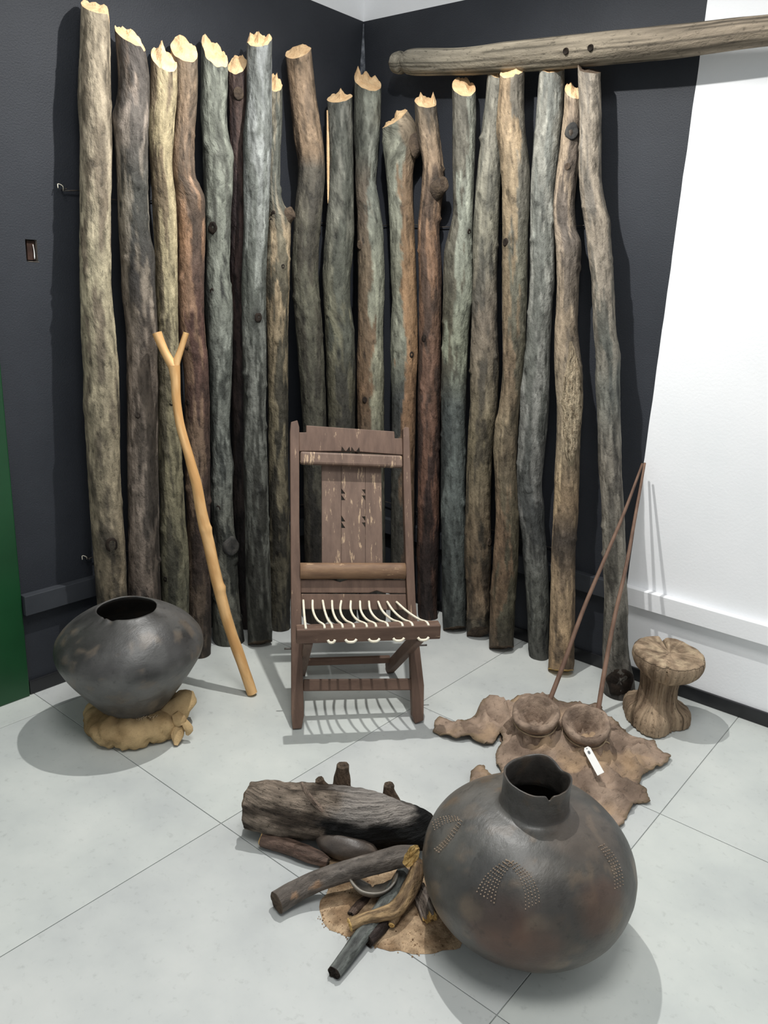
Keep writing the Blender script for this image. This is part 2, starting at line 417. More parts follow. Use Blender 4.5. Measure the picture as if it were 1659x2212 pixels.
# ------------------------------------------------------------------ upright logs
LOGS = []
def srf(log, x, y):
    """surface point + outward normal on a finished log at photo pixel (x, y)"""
    rings = log['rings']
    best = min(rings, key=lambda g: abs(project(g[0])[1]-y))
    c, r, ax, e1, e2 = best
    px = project(c)[0]; u = max(-.97, min(.97, (x-px)/(r*FPX/depth(c))))
    v = math.sqrt(1-u*u); n = e1*u+e2*v
    return c+n*r, n, ax
def project(P):
    d = P-CAM; z = d.dot(FW); return (IW/2+FPX*d.dot(RT)/z, IH/2-FPX*d.dot(UP)/z)
def make_log(label, prof, base, wall, toff, stops, cut, side=None, alt=.5, wedge=0, seed=1, knots=(), bumps=26, mt='bark', cutmat='cut', bmat='old_cut', bend=0):
    """prof: (y, xleft, xright) in photo pixels from top to bottom; base: floor point or (px, py)"""
    nrm = {'L': Vector((-1, 0, 0)), 'R': Vector((0, 1, 0)), 'C': Vector((-.7071, .7071, 0)), 'CL': Vector((-.92, .39, 0)), 'CR': Vector((-.39, .92, 0))}[wall]
    if base[0] == 'X':        # hidden foot: pixel column, distance from the left wall
        yy = 1300
        while fl(base[1], yy).x < base[2]: yy += 1
        B = fl(base[1], yy); by = yy
    else:
        B = fl(*base); by = base[1]
    prof = [p for p in prof if p[0] < by-12]
    last = prof[-1]
    hw = (last[2]-last[1])/2
    r0 = hw/FPX*depth(B)
    Bc = B+Vector((nrm.x, nrm.y, 0))*(r0*.0)
    # top point: walk along the ray until it is toff from the nearer wall
    d = ray((prof[0][1]+prof[0][2])/2, prof[0][0]); t = 1.0
    while True:
        P = CAM+d*t
        if min(P.x, -P.y) <= toff: break
        t += .002
    k = nrm.dot(P-Bc)/P.z
    pn = Vector((nrm.x, nrm.y, -k))
    cs, rs = [], []
    for (y, a, b_) in prof:
        c = on_plane((a+b_)/2, y, Bc, pn); cs.append(c); rs.append((b_-a)/2/FPX*depth(c))
    if base[0] == 'X': bx = base[1]
    else: bx = base[0]
    cs.append(Bc+Vector((0, 0, 0))); rs.append(rs[-1]*1.0)
    cs.reverse(); rs.reverse()
    rnd = random.Random(seed*13+5)
    Lh = sum((b_-a).length for a, b_ in zip(cs, cs[1:]))
    bl = [(rnd.uniform(-.95, .95), rnd.uniform(.05, Lh-.1), rnd.uniform(.006, .0105), rnd.uniform(.003, .0095)) for _ in range(bumps)]
    # along-length position of a pixel row
    rows = [(project(c)[1], i) for i, c in enumerate(cs)]
    acc = [0.]
    for a, b_ in zip(cs, cs[1:]): acc.append(acc[-1]+(b_-a).length)
    def s_of(y):
        for (y0, i0), (y1, i1) in zip(rows, rows[1:]):
            if y1 <= y <= y0: return acc[i0]+(acc[i1]-acc[i0])*(y0-y)/max(1e-6, y0-y1)
        return acc[-1] if y < rows[-1][0] else 0
    kn = []
    for kk in knots:
        x, y, sz, kind = kk
        s = s_of(y); i = max(i for i in range(len(acc)) if acc[i] <= s+1e-9); i = min(i, len(acc)-2)
        f = (s-acc[i])/max(1e-6, acc[i+1]-acc[i]); c = cs[i].lerp(cs[i+1], f); r = rs[i]+(rs[i+1]-rs[i])*f
        u = (x-project(c)[0])/(r*FPX/depth(c)); kn.append((max(-.99, min(.99, u)), s, sz/FPX*depth(c), kind, r))
    def disp(u, v, s, r, Lt):
        p = Vector((u*r*9+seed*3.1, v*r*9, s*2.2))
        d_ = .0035*noise.noise(p)+.0022*noise.noise(Vector((u*r*34, v*r*34+seed, s*11)))+.0012*noise.noise(Vector((u*r*90, v*r*90+seed, s*50)))
        if v > -.3:
            for (bu, bs, bw, ba) in bl:
                if abs(s-bs) < .03:
                    dd = ((u-bu)*r)**2+(s-bs)**2
                    d_ += ba*math.exp(-dd/(bw*bw))
            for (ku, ks, kw, kind, kr) in kn:
                if abs(s-ks) < kw*4:
                    dd = (((u-ku)*r)**2+(s-ks)**2*.6)/(kw*kw)
                    d_ += (kw*.22)*math.exp(-dd)
        return d_
    # stops in pixel rows -> lengths
    tabA = sorted([(s_of(y), lin(a)) for y, a, b_ in stops]); tabB = sorted([(s_of(y), lin(b_)) for y, a, b_ in stops])
    def colfn(u, v, s, t, q):
        A = interp(tabA, s); Bq = interp(tabB, s)
        n1 = noise.fractal(Vector((u*1.5+seed*2.3, v*1.5, s*4.2)), .9, 2.1, 5)
        n2 = noise.fractal(Vector((u*3+seed, v*3+9, s*13)), .8, 2.1, 4)
        x = (alt-.5)*1.6+n1*1.15
        if side: x += side*u*1.5
        w = sm(-.11, .11, x)
        c = mixc(A, Bq, w)
        g = 1+.34*n2
        if n2 > .42: g *= 1.12
        dk = noise.fractal(Vector((u*4+seed*5, v*4, s*9+30)), .8, 2.1, 3)
        if dk > .25: g *= 1-.42*sm(.25, .5, dk)
        pl = noise.fractal(Vector((u*2.2+seed*7, v*2.2, s*6+60)), .8, 2.1, 4)
        if pl > .3: g *= 1+.22*sm(.3, .5, pl)
        for (ku, ks, kw, kind, kr) in kn:
            if kind != 'bump' and abs(s-ks) < kw*3 and v > -.2:
                dd = (((u-ku)*kr)**2+(s-ks)**2*.5)/(kw*kw)
                g *= 1-.5*math.exp(-dd*.7)
        l_ = .3*c[0]+.59*c[1]+.11*c[2]; c = tuple((x_*.74+l_*.26)*1.04 for x_ in c)
        return tuple(max(.004, x_*g) for x_ in c)
    front = CAM-Bc; front = Vector((front.x, front.y, 0))
    rise, slope, jag = cut[:3]; spikes = cut[3] if len(cut) > 3 else []
    def top(u, v):
        h = slope*.5*u+rise*1.3*(1-v)/2-.004
        h += jag*(.25+.75*(1-v)/2)*(.9*nz(u*2.6+seed, v*1.2, seed*.37)+.45*nz(u*8+seed, v*2, 4.2)*sm(.2, -.8, v))
        for (su, sv, sa, sw) in spikes:
            h += sa*max(0, 1-(abs(u-su)/sw+abs(v-sv)/(sw*2.2)))
        return h
    def basefn(u, v):
        return wedge*max(0, v+.15)+abs(wedge)*.35*max(0, u)+.006*nz(u*3+seed, v*3, 1)
    SEG = 44
    vs, fs, cols, uvs, rings = sweep(cs, rs, SEG, colfn, disp, front, top, basefn if wedge else None)
    zmin = min(v.z for v in vs)
    for i in range(SEG*14):
        if vs[i].z < .0015: vs[i].z = .0015
    if not wedge:
        for j in range(SEG): vs[j].z = .0015
    th = thing('upright_log', label, 'log', (Bc.x, Bc.y, 0), 'fence of upright logs in the corner')
    obj('trunk', vs, fs, mt, th, cols=cols, uvs=uvs)
    cap('cut_end', rings[-1], SEG, cutmat, th, top, jag*.16+.001, 1, seed, edge=vs[-SEG:])
    cap('foot_end', rings[0], SEG, bmat, th, (basefn if wedge else (lambda u, v: .004)), .002, -1, seed, edge=vs[:SEG])
    log = {'rings': rings, 'th': th, 'cols': cols}
    for (ku, ks, kw, kind, kr) in kn:
        if kind == 'bump': continue
        c, r, ax, e1, e2 = min(rings, key=lambda g: abs((g[0]-rings[0][0]).length-ks))
        v = math.sqrt(max(0, 1-ku*ku)); n = (e1*ku+e2*v).normalized(); p = c+n*(r+kw*.20)
        if kind == 'hole':
            pr = [(kw*.85, -.45*kw), (kw*.72, -.03*kw), (kw*.5, .02*kw), (kw*.3, -.02*kw), (0.0003, -.04*kw)]
            nm = 'knot'
        elif kind in ('disc', 'dark'):
            pr = [(kw*1.05, -.5*kw), (kw*.95, .12*kw), (kw*.8, .16*kw), (kw*.5, .13*kw), (.0003, .12*kw)]
            nm = 'knot'
        else:
            n = (n+ax*.35).normalized()
            pr = [(kw*1.25, -.6*kw), (kw*1.0, .2*kw), (kw*.9, .85*kw), (kw*.8, 1.0*kw), (kw*.45, .9*kw), (.0003, .92*kw)]
            nm = 'branch_stub'
        def wob(t_, i, rr_, hh): return (rr_*.16*nz(math.cos(t_)*1.4+seed, math.sin(t_)*1.4, ks*9), .06*kw*nz(math.cos(t_)*3, math.sin(t_)*3, i))
        v2, f2, c2, u2 = lathe(pr, 18, p, n, wob, ref=ax)
        # stretch along the grain
        v2 = [p+(q-p)+ax*((q-p).dot(ax)*.3) for q in v2]
        obj(nm, v2, f2, {'hole': 'char', 'dark': 'dark_knot'}.get(kind, 'old_cut'), th)
    LOGS.append(log)
    return log

G = (112, 115, 104)
make_log('tallest tan log, leftmost in the corner fence, behind the round black pot',
    [(36, 176, 237), (100, 174, 238), (200, 170, 238), (270, 173, 240), (350, 174, 240), (500, 173, 239), (640, 174, 240), (715, 177, 247), (810, 183, 255), (880, 184, 257), (1000, 189, 257), (1100, 195, 262), (1200, 203, 270), (1290, 210, 274)],
    ('X', 250, .145), 'L', .082, [(10, (158, 142, 114), (128, 114, 90)), (300, (160, 144, 116), (120, 106, 84)), (600, (158, 146, 112), (116, 102, 80)), (900, (132, 120, 92), (92, 82, 64)), (1300, (112, 98, 74), (74, 66, 52))],
    (.048, -.004, .008, [(1.0, 0, -.06, .45)]), alt=.42, seed=1, knots=[(187, 880, 14, 'bump'), (240, 1168, 17, 'hole'), (262, 1085, 8, 'bump'), (236, 225, 9, 'bump')])
make_log('thick dark blotched log with split top, second from the left in the fence',
    [(98, 252, 312), (150, 254, 320), (200, 255, 322), (235, 250, 321), (262, 244, 320), (300, 247, 318), (400, 253, 318), (500, 257, 322), (560, 262, 332), (640, 266, 335), (715, 274, 339), (870, 276, 341), (1000, 277, 341), (1200, 279, 344), (1300, 278, 348)],
    ('X', 316, .16), 'L', .10, [(80, (116, 98, 82), (84, 76, 70)), (260, (142, 128, 114), (96, 88, 80)), (420, (124, 116, 100), (66, 66, 60)), (600, (120, 108, 92), (58, 54, 50)), (800, (132, 116, 100), (86, 74, 62)), (1100, (120, 106, 92), (70, 62, 54)), (1300, (98, 84, 72), (62, 54, 48))],
    (.05, -.04, .016, [(.85, 0, -.03, .5)]), side=.25, alt=.5, seed=2, knots=[(246, 262, 10, 'bump'), (298, 893, 7, 'hole'), (320, 545, 14, 'bump'), (317, 1282, 5, 'hole')])
make_log('yellowish smooth log with pointed axe-cut top, third from the left',
    [(157, 326, 380), (200, 323, 381), (250, 319, 377), (300, 321, 374), (350, 324, 371), (450, 330, 380), (550, 335, 382), (640, 337, 383), (715, 341, 384), (800, 341, 388), (900, 341, 391), (1000, 343, 394), (1100, 345, 399), (1200, 345, 407), (1300, 349, 407)],
    ('X', 378, .165), 'L', .10, [(150, (168, 150, 106), (122, 104, 76)), (400, (166, 148, 104), (112, 94, 66)), (700, (146, 134, 96), (98, 88, 64)), (1000, (122, 114, 82), (84, 78, 58)), (1300, (92, 90, 70), (62, 62, 50))],
    (.07, -.03, .016, [(-.15, -.2, .05, .6)]), side=-.3, alt=.42, seed=3, knots=[(358, 1240, 6, 'hole'), (370, 865, 7, 'hole'), (342, 262, 8, 'bump')])
make_log('brown log with torn branch scar, fourth from the left, behind the forked stick',
    [(138, 371, 428), (180, 374, 428), (250, 378, 423), (300, 374, 420), (350, 372, 420), (390, 374, 424), (430, 378, 440), (500, 382, 443), (640, 384, 440), (715, 386, 442), (800, 397, 451), (900, 400, 453), (1000, 401, 453), (1200, 405, 453), (1300, 405, 455), (1395, 405, 455)],
    (430, 1412), 'L', .10, [(120, (138, 114, 86), (112, 94, 74)), (350, (128, 102, 76), (98, 80, 62)), (500, (140, 102, 68), (84, 66, 52)), (700, (124, 92, 66), (84, 56, 46)), (1000, (112, 88, 66), (72, 54, 44)), (1400, (76, 64, 52), (52, 44, 38))],
    (.075, -.02, .014, [(-.1, -.6, .02, .5)]), side=.3, alt=.5, seed=4, knots=[(427, 428, 17, 'bump'), (405, 870, 6, 'hole'), (404, 747, 5, 'hole')])
make_log('grey-green smooth log with dark knots, fifth from the left',
    [(146, 435, 491), (200, 433, 491), (250, 432, 489), (300, 436, 494), (335, 439, 502), (400, 440, 502), (450, 443, 500), (500, 446, 498), (600, 444, 496), (650, 442, 502), (715, 447, 503), (800, 453, 501), (900, 455, 496), (960, 456, 498), (1000, 457, 503), (1100, 457, 503), (1200, 463, 511), (1300, 459, 517), (1370, 461, 526)],
    (496, 1384), 'L', .09, [(150, (122, 126, 112), (102, 106, 94)), (380, (120, 124, 110), (88, 90, 80)), (640, (108, 112, 100), (52, 54, 50)), (760, (112, 116, 106), (78, 82, 74)), (1000, (102, 106, 98), (60, 64, 60)), (1200, (98, 98, 86), (56, 58, 52)), (1390, (78, 78, 68), (44, 44, 40))],
    (.08, -.045, .02, [(-.8, -.2, .03, .6)]), alt=.42, seed=5, knots=[(460, 497, 13, 'hole'), (499, 1178, 17, 'dark'), (472, 1096, 7, 'hole'), (459, 632, 6, 'hole'), (500, 338, 9, 'bump'), (500, 1010, 9, 'bump')])
make_log('thin dark purplish-brown log half hidden between two grey logs',
    [(162, 493, 533), (300, 495, 535), (450, 497, 537), (640, 499, 540), (800, 500, 542), (1000, 503, 545), (1200, 505, 548), (1350, 507, 550)],
    (533, 1352), 'L', .058, [(160, (84, 64, 56), (58, 44, 42)), (500, (74, 54, 50), (48, 36, 36)), (1000, (56, 46, 42), (36, 30, 30)), (1370, (44, 38, 36), (30, 28, 28))],
    (.06, .02, .012, []), alt=.5, seed=6, knots=[(515, 208, 11, 'disc')])
make_log('tall pale grey log with splintered peak, seventh from the left',
    [(108, 533, 587), (160, 533, 587), (200, 533, 587), (260, 529, 588), (300, 526, 588), (400, 527, 583), (500, 527, 579), (600, 522, 575), (715, 522, 575), (800, 525, 575), (900, 526, 575), (1000, 526, 577), (1100, 528, 579), (1200, 530, 583), (1300, 532, 586), (1370, 536, 588)],
    (562, 1394), 'L', .135, [(100, (130, 134, 132), (108, 112, 108)), (350, (124, 128, 124), (94, 98, 92)), (600, (108, 112, 104), (78, 82, 74)), (800, (98, 100, 92), (56, 58, 52)), (1100, (88, 90, 82), (48, 48, 42)), (1390, (66, 66, 58), (40, 40, 34))],
    (.055, .008, .028, [(-.05, 0, .045, .35), (.8, 0, .02, .4)]), alt=.45, wedge=.035, seed=7, knots=[(558, 685, 11, 'hole'), (560, 1056, 7, 'hole'), (557, 286, 7, 'bump')])
make_log('slim patchy tan and grey log with a side stub, behind the tall pale grey one',
    [(200, 575, 610), (260, 576, 609), (330, 577, 606), (400, 578, 605), (440, 579, 612), (475, 579, 626), (560, 575, 626), (640, 574, 625), (715, 577, 623), (800, 578, 623), (1000, 579, 623), (1100, 581, 625), (1200, 581, 627), (1340, 583, 627)],
    (606, 1356), 'L', .075, [(200, (140, 130, 106), (92, 94, 84)), (420, (122, 116, 98), (88, 90, 80)), (520, (158, 136, 100), (108, 100, 78)), (640, (138, 118, 84), (72, 66, 50)), (900, (108, 98, 72), (58, 54, 42)), (1340, (66, 62, 48), (40, 38, 32))],
    (.06, -.01, .03, [(.2, 0, .03, .5)]), alt=.5, side=.2, seed=8, knots=[(590, 462, 8, 'hole'), (586, 483, 6, 'hole'), (622, 470, 11, 'stub'), (611, 580, 5, 'hole'), (605, 1186, 5, 'hole')])
make_log('curving log, brown above and dark olive below, behind the chair\'s left side',
    [(130, 618, 674), (200, 625, 681), (300, 636, 696), (350, 644, 701), (400, 643, 700), (450, 637, 696), (500, 633, 691), (600, 630, 688), (700, 637, 696), (800, 645, 701), (900, 652, 704), (1000, 655, 706), (1200, 657, 708), (1310, 658, 710)],
    (684, 1340), 'CL', .09, [(120, (140, 114, 84), (122, 100, 76)), (330, (138, 112, 82), (110, 90, 68)), (370, (84, 78, 66), (66, 62, 54)), (600, (82, 80, 64), (64, 60, 48)), (1000, (64, 62, 50), (42, 40, 34)), (1300, (56, 46, 38), (38, 34, 30))],
    (.055, .02, .010, []), alt=.45, seed=9, knots=[(693, 497, 7, 'hole')], bumps=18)
make_log('dark grey-olive log with a pale split splinter down its left edge',
    [(228, 706, 761), (300, 708, 762), (400, 710, 764), (450, 707, 764), (500, 703, 765), (550, 699, 762), (600, 697, 758), (650, 699, 757), (715, 702, 765), (800, 704, 768), (900, 707, 767), (1100, 710, 768), (1310, 712, 770)],
    (741, 1338), 'C', .10, [(220, (112, 112, 102), (82, 84, 76)), (450, (98, 98, 86), (72, 74, 64)), (700, (98, 96, 74), (74, 76, 64)), (850, (76, 72, 54), (50, 48, 40)), (1300, (50, 48, 42), (36, 34, 30))],
    (.055, .01, .012, [(.1, -.4, .03, .5)]), alt=.45, side=.25, seed=10, knots=[(763, 715, 8, 'bump')], bumps=14)
LOG10 = LOGS[-1]
make_log('two-tone log with pale grey-green right side, standing right in the wall corner',
    [(204, 765, 823), (260, 764, 822), (300, 764, 819), (350, 767, 815), (400, 768, 812), (450, 771, 821), (500, 771, 827), (600, 773, 830), (650, 773, 829), (715, 773, 827), (800, 770, 829), (900, 772, 829), (1100, 774, 831), (1310, 775, 833)],
    (804, 1338), 'C', .10, [(190, (98, 100, 88), (124, 128, 114)), (330, (78, 80, 70), (118, 120, 108)), (420, (96, 84, 68), (110, 114, 102)), (600, (98, 82, 60), (126, 128, 108)), (850, (104, 78, 50), (118, 116, 92)), (1000, (64, 56, 44), (84, 82, 66)), (1300, (46, 42, 38), (56, 54, 48))],
    (.085, -.03, .018, [(-.75, -.1, .055, .35)]), alt=.5, side=.9, seed=11, knots=[(779, 530, 8, 'disc'), (789, 862, 7, 'hole')], bumps=12)
make_log('short bulging-topped log, grey on the left and orange-brown on the right, behind the chair',
    [(272, 827, 888), (300, 827, 903), (330, 829, 901), (360, 832, 895), (400, 836, 892), (500, 842, 895), (600, 845, 898), (650, 847, 900), (715, 844, 902), (770, 843, 902), (840, 845, 899), (900, 846, 898), (1100, 845, 894), (1310, 843, 894)],
    (868, 1340), 'CR', .10, [(260, (128, 128, 110), (150, 132, 104)), (380, (128, 130, 112), (118, 94, 66)), (600, (104, 104, 86), (128, 96, 58)), (760, (118, 120, 102), (146, 108, 66)), (860, (54, 56, 54), (116, 84, 52)), (1100, (60, 58, 50), (88, 68, 48)), (1320, (52, 48, 42), (64, 50, 40))],
    (.05, .035, .016, [(.3, -.3, .02, .5)]), alt=.52, side=.9, seed=12, knots=[(897, 312, 17, 'stub'), (889, 765, 7, 'hole'), (830, 308, 6, 'bump')], bumps=12)
make_log('reddish-brown log with a notched top and round branch stub',
    [(238, 897, 944), (270, 899, 947), (300, 903, 951), (350, 913, 957), (400, 911, 957), (450, 906, 952), (500, 902, 949), (600, 905, 954), (715, 905, 952), (800, 903, 951), (1000, 902, 950), (1100, 902, 949), (1200, 900, 947), (1310, 902, 945)],
    (925, 1332), 'R', .085, [(220, (118, 102, 80), (94, 84, 70)), (350, (146, 120, 90), (98, 80, 62)), (520, (126, 92, 62), (90, 68, 52)), (800, (104, 74, 56), (72, 54, 44)), (1050, (104, 70, 52), (62, 44, 38)), (1330, (62, 44, 36), (40, 32, 30))],
    (.055, -.02, .010, [(-.35, 0, .045, .35), (.75, 0, .05, .3)]), alt=.48, seed=13, knots=[(948, 405, 15, 'stub'), (917, 728, 8, 'hole')], bumps=16)
make_log('grey-green log turning slate grey at the foot, first right of the chair',
    [(213, 977, 1028), (250, 977, 1029), (350, 977, 1027), (420, 979, 1024), (470, 978, 1022), (540, 961, 1020), (640, 957, 1021), (715, 956, 1013), (800, 954, 1010), (900, 953, 1006), (1000, 952, 1006), (1100, 952, 1005), (1200, 954, 1007), (1300, 954, 1007), (1345, 956, 1006)],
    (982, 1362), 'R', .10, [(200, (128, 130, 116), (96, 92, 80)), (500, (130, 134, 118), (88, 84, 70)), (760, (122, 126, 104), (84, 80, 62)), (880, (74, 80, 76), (60, 66, 64)), (1100, (88, 96, 92), (58, 64, 62)), (1370, (66, 70, 66), (44, 48, 46))],
    (.075, -.02, .012, [(.5, -.3, -.03, .4)]), alt=.42, side=-.5, wedge=.03, seed=14, knots=[(1014, 497, 6, 'hole'), (965, 548, 8, 'bump')])
make_log('grey-brown bumpy log second right of the chair, cut to a point at its foot',
    [(170, 1054, 1092), (200, 1050, 1092), (250, 1044, 1088), (300, 1039, 1084), (400, 1029, 1081), (500, 1022, 1077), (600, 1021, 1074), (715, 1018, 1075), (780, 1016, 1078), (850, 1017, 1077), (900, 1014, 1074), (1000, 1008, 1062), (1100, 1005, 1059), (1200, 1003, 1061), (1260, 1007, 1059), (1300, 1008, 1059), (1350, 1008, 1057)],
    (1033, 1378), 'R', .075, [(160, (126, 122, 108), (104, 102, 90)), (500, (118, 114, 96), (88, 86, 74)), (700, (108, 96, 80), (82, 76, 66)), (950, (116, 104, 76), (78, 70, 54)), (1200, (104, 86, 62), (68, 60, 46)), (1260, (112, 90, 64), (76, 62, 46)), (1380, (82, 74, 58), (52, 48, 40))],
    (.04, -.01, .012, [(.2, -.2, .03, .5)]), alt=.45, wedge=.06, seed=15, knots=[(1056, 1165, 7, 'disc')], bumps=44)
make_log('crooked tan-brown log with a rounded foot, third right of the chair',
    [(172, 1080, 1132), (220, 1077, 1131), (270, 1073, 1133), (310, 1077, 1136), (350, 1081, 1141), (400, 1085, 1143), (500, 1085, 1141), (600, 1085, 1139), (715, 1086, 1136), (800, 1086, 1131), (850, 1083, 1126), (900, 1075, 1120), (950, 1067, 1118), (1000, 1067, 1115), (1100, 1070, 1119), (1200, 1066, 1120), (1300, 1059, 1113), (1370, 1057, 1110)],
    (1083, 1404), 'R', .115, [(160, (150, 124, 88), (108, 100, 86)), (400, (136, 116, 84), (94, 90, 78)), (600, (124, 106, 76), (92, 90, 74)), (800, (116, 96, 70), (84, 78, 60)), (960, (128, 112, 82), (96, 82, 60)), (1150, (118, 92, 64), (88, 80, 58)), (1300, (104, 82, 56), (76, 72, 54)), (1400, (84, 70, 52), (60, 54, 42))],
    (.05, .018, .010, [(.3, 0, .03, .6)]), alt=.5, side=.55, wedge=.035, seed=16, knots=[(1093, 528, 9, 'hole'), (1072, 912, 10, 'bump')], bumps=34)
make_log('pale smooth grey log with a thorn on its left edge, fourth right of the chair',
    [(162, 1165, 1218), (200, 1162, 1217), (250, 1159, 1215), (300, 1154, 1210), (400, 1148, 1200), (500, 1146, 1198), (600, 1144, 1198), (715, 1138, 1190), (800, 1128, 1187), (843, 1123, 1186), (900, 1123, 1184), (1000, 1116, 1174), (1050, 1115, 1171), (1100, 1118, 1176), (1150, 1127, 1178), (1200, 1131, 1182), (1300, 1137, 1186), (1400, 1142, 1184)],
    (1165, 1418), 'R', .068, [(150, (132, 130, 118), (116, 118, 110)), (500, (130, 130, 120), (104, 106, 98)), (800, (126, 126, 118), (96, 98, 90)), (1000, (112, 112, 106), (78, 80, 76)), (1100, (96, 96, 92), (66, 68, 66)), (1300, (86, 88, 80), (60, 62, 58)), (1420, (74, 74, 68), (50, 50, 48))],
    (.035, -.005, .018, [(-.2, 0, .02, .3), (.2, 0, .02, .25)]), alt=.42, seed=17, knots=[(1121, 843, 9, 'bump'), (1165, 444, 5, 'hole'), (1130, 1190, 8, 'bump'), (1171, 1180, 6, 'bump')], bumps=60)
make_log('tan log with a flaking pale bark strip and an oval knot near its top',
    [(215, 1221, 1252), (250, 1219, 1254), (300, 1213, 1254), (350, 1207, 1249), (400, 1200, 1244), (450, 1197, 1241), (500, 1200, 1246), (530, 1202, 1255), (600, 1204, 1252), (660, 1203, 1249), (715, 1199, 1248), (770, 1199, 1254), (810, 1200, 1258), (870, 1204, 1258), (930, 1204, 1254), (1000, 1201, 1252), (1100, 1197, 1249), (1200, 1192, 1242), (1300, 1189, 1242), (1400, 1186, 1240), (1430, 1186, 1240)],
    (1211, 1452), 'R', .065, [(200, (168, 144, 112), (142, 122, 98)), (330, (156, 134, 106), (106, 92, 78)), (500, (144, 126, 104), (92, 82, 72)), (720, (146, 126, 98), (112, 98, 80)), (850, (150, 132, 104), (138, 122, 96)), (950, (148, 130, 100), (126, 110, 84)), (1080, (170, 142, 98), (132, 108, 76)), (1160, (132, 110, 82), (76, 66, 56)), (1280, (166, 138, 98), (128, 106, 78)), (1450, (144, 114, 74), (96, 78, 56))],
    (.05, -.03, .012, [(-.2, -.2, .02, .5)]), alt=.5, side=.35, wedge=.03, seed=18, knots=[(1236, 289, 14, 'dark'), (1226, 368, 6, 'disc'), (1246, 535, 9, 'bump')], bumps=30, mt='bark', bmat='yellow_cut')
LOG18 = LOGS[-1]
make_log('grey weathered log standing apart at the fence\'s right end, with a hollow dark foot',
    [(163, 1250, 1297), (200, 1251, 1298), (250, 1253, 1299), (350, 1251, 1298), (400, 1254, 1299), (450, 1259, 1308), (490, 1266, 1317), (550, 1272, 1321), (600, 1278, 1325), (715, 1283, 1330), (770, 1287, 1338), (830, 1286, 1337), (900, 1291, 1340), (1000, 1294, 1342), (1100, 1301, 1347), (1200, 1303, 1352), (1300, 1305, 1356), (1400, 1302, 1358), (1440, 1302, 1364), (1475, 1301, 1370)],
    (1338, 1498), 'R', .105, [(150, (142, 130, 112), (116, 108, 96)), (450, (140, 126, 106), (108, 100, 88)), (600, (136, 124, 106), (98, 92, 80)), (760, (118, 112, 98), (82, 84, 76)), (850, (104, 104, 94), (84, 86, 80)), (1000, (120, 112, 98), (92, 86, 76)), (1200, (118, 112, 98), (88, 84, 74)), (1400, (102, 98, 88), (72, 70, 62)), (1500, (84, 80, 74), (52, 48, 44))],
    (.03, -.025, .008, [(-.9, 0, .02, .4)]), alt=.45, seed=19, knots=[(1312, 486, 9, 'bump'), (1333, 770, 8, 'bump')], bumps=20, cutmat='old_cut')
LOG19 = LOGS[-1]

# splinter hanging down the left edge of the dark olive log
p0, n0, a0 = srf(LOG10, 705, 240); p1, n1, a1 = srf(LOG10, 708, 445); p2, _, _ = srf(LOG10, 706, 340)
tube('splinter', [p0-n0*.001, p2+n0*.001, p1-n1*.001], [.004, .008, .003], 'cut', LOG10['th'], 8)
# hollow root face at the foot of the last log
p, n, ax = srf(LOG19, 1342, 1462)
n = (n+Vector((0, 0, .25))).normalized()
pr = [(.052, -.040), (.046, -.004), (.038, .004), (.028, .002), (.015, .004), (.0004, .002)]
v2, f2, c2, u2 = lathe(pr, 30, p-n*.004, n, lambda t, i, r, h: (r*.22*nz(math.cos(t)*1.6, math.sin(t)*1.6, 3), .008*nz(math.cos(t)*3, math.sin(t)*3, i*.7)), ref=Vector((0, 0, 1)))
v2 = [p+(q-p)+Vector((0, 0, 1))*((q-p).z*.32) for q in v2]
obj('hollow_root_face', v2, f2, 'char', LOG19['th'])
# flaking clay strip on the tan log
vs, fs, cs_, uv_ = [], [], [], []
rg = LOG18['rings']
rows = []
for g in rg:
    y = project(g[0])[1]
    if 740 < y < 1005: rows.append((y, g))
rows.sort(key=lambda q: q[0])
K = 14
for i, (y, (c, r, ax, e1, e2)) in enumerate(rows):
    t = (y-740)/265
    w0 = interp([(0, .25), (.2, -.1), (.35, -.45), (.5, -.6), (.75, -.45), (.9, -.25), (1, .05)], t)+.12*nz(y*.05, 2, 5)
    w1 = interp([(0, .5), (.2, .85), (.5, 1.0), (.8, .9), (1, .45)], t)+.08*nz(y*.06, 8, 5)
    for j in range(K+1):
        th = math.acos(max(-1, min(1, w0+(min(w1, .99)-w0)*j/K)))
        ed = min(j, K-j)/3.0
        h = .0105*min(1, ed)*min(1, min(i, len(rows)-1-i)/3.0)*(1+.8*nz(j*.9, i*.6, 2))-.001
        vs.append(c+(e1*math.cos(th)+e2*math.sin(th))*(r+.002+h))
        gcol = lin((182, 166, 140)) if nz(j*.8, i*.5, 9) > -.15 else lin((146, 130, 107))
        cs_.append(gcol); uv_.append((j*.006, i*.012))
    if i:
        a = (i-1)*(K+1)
        for j in range(K): fs.append((a+j, a+j+1, a+K+2+j, a+K+1+j))
obj('flaking_bark_strip', vs, fs, 'rough_bark', LOG18['th'], cols=cs_, uvs=uv_)

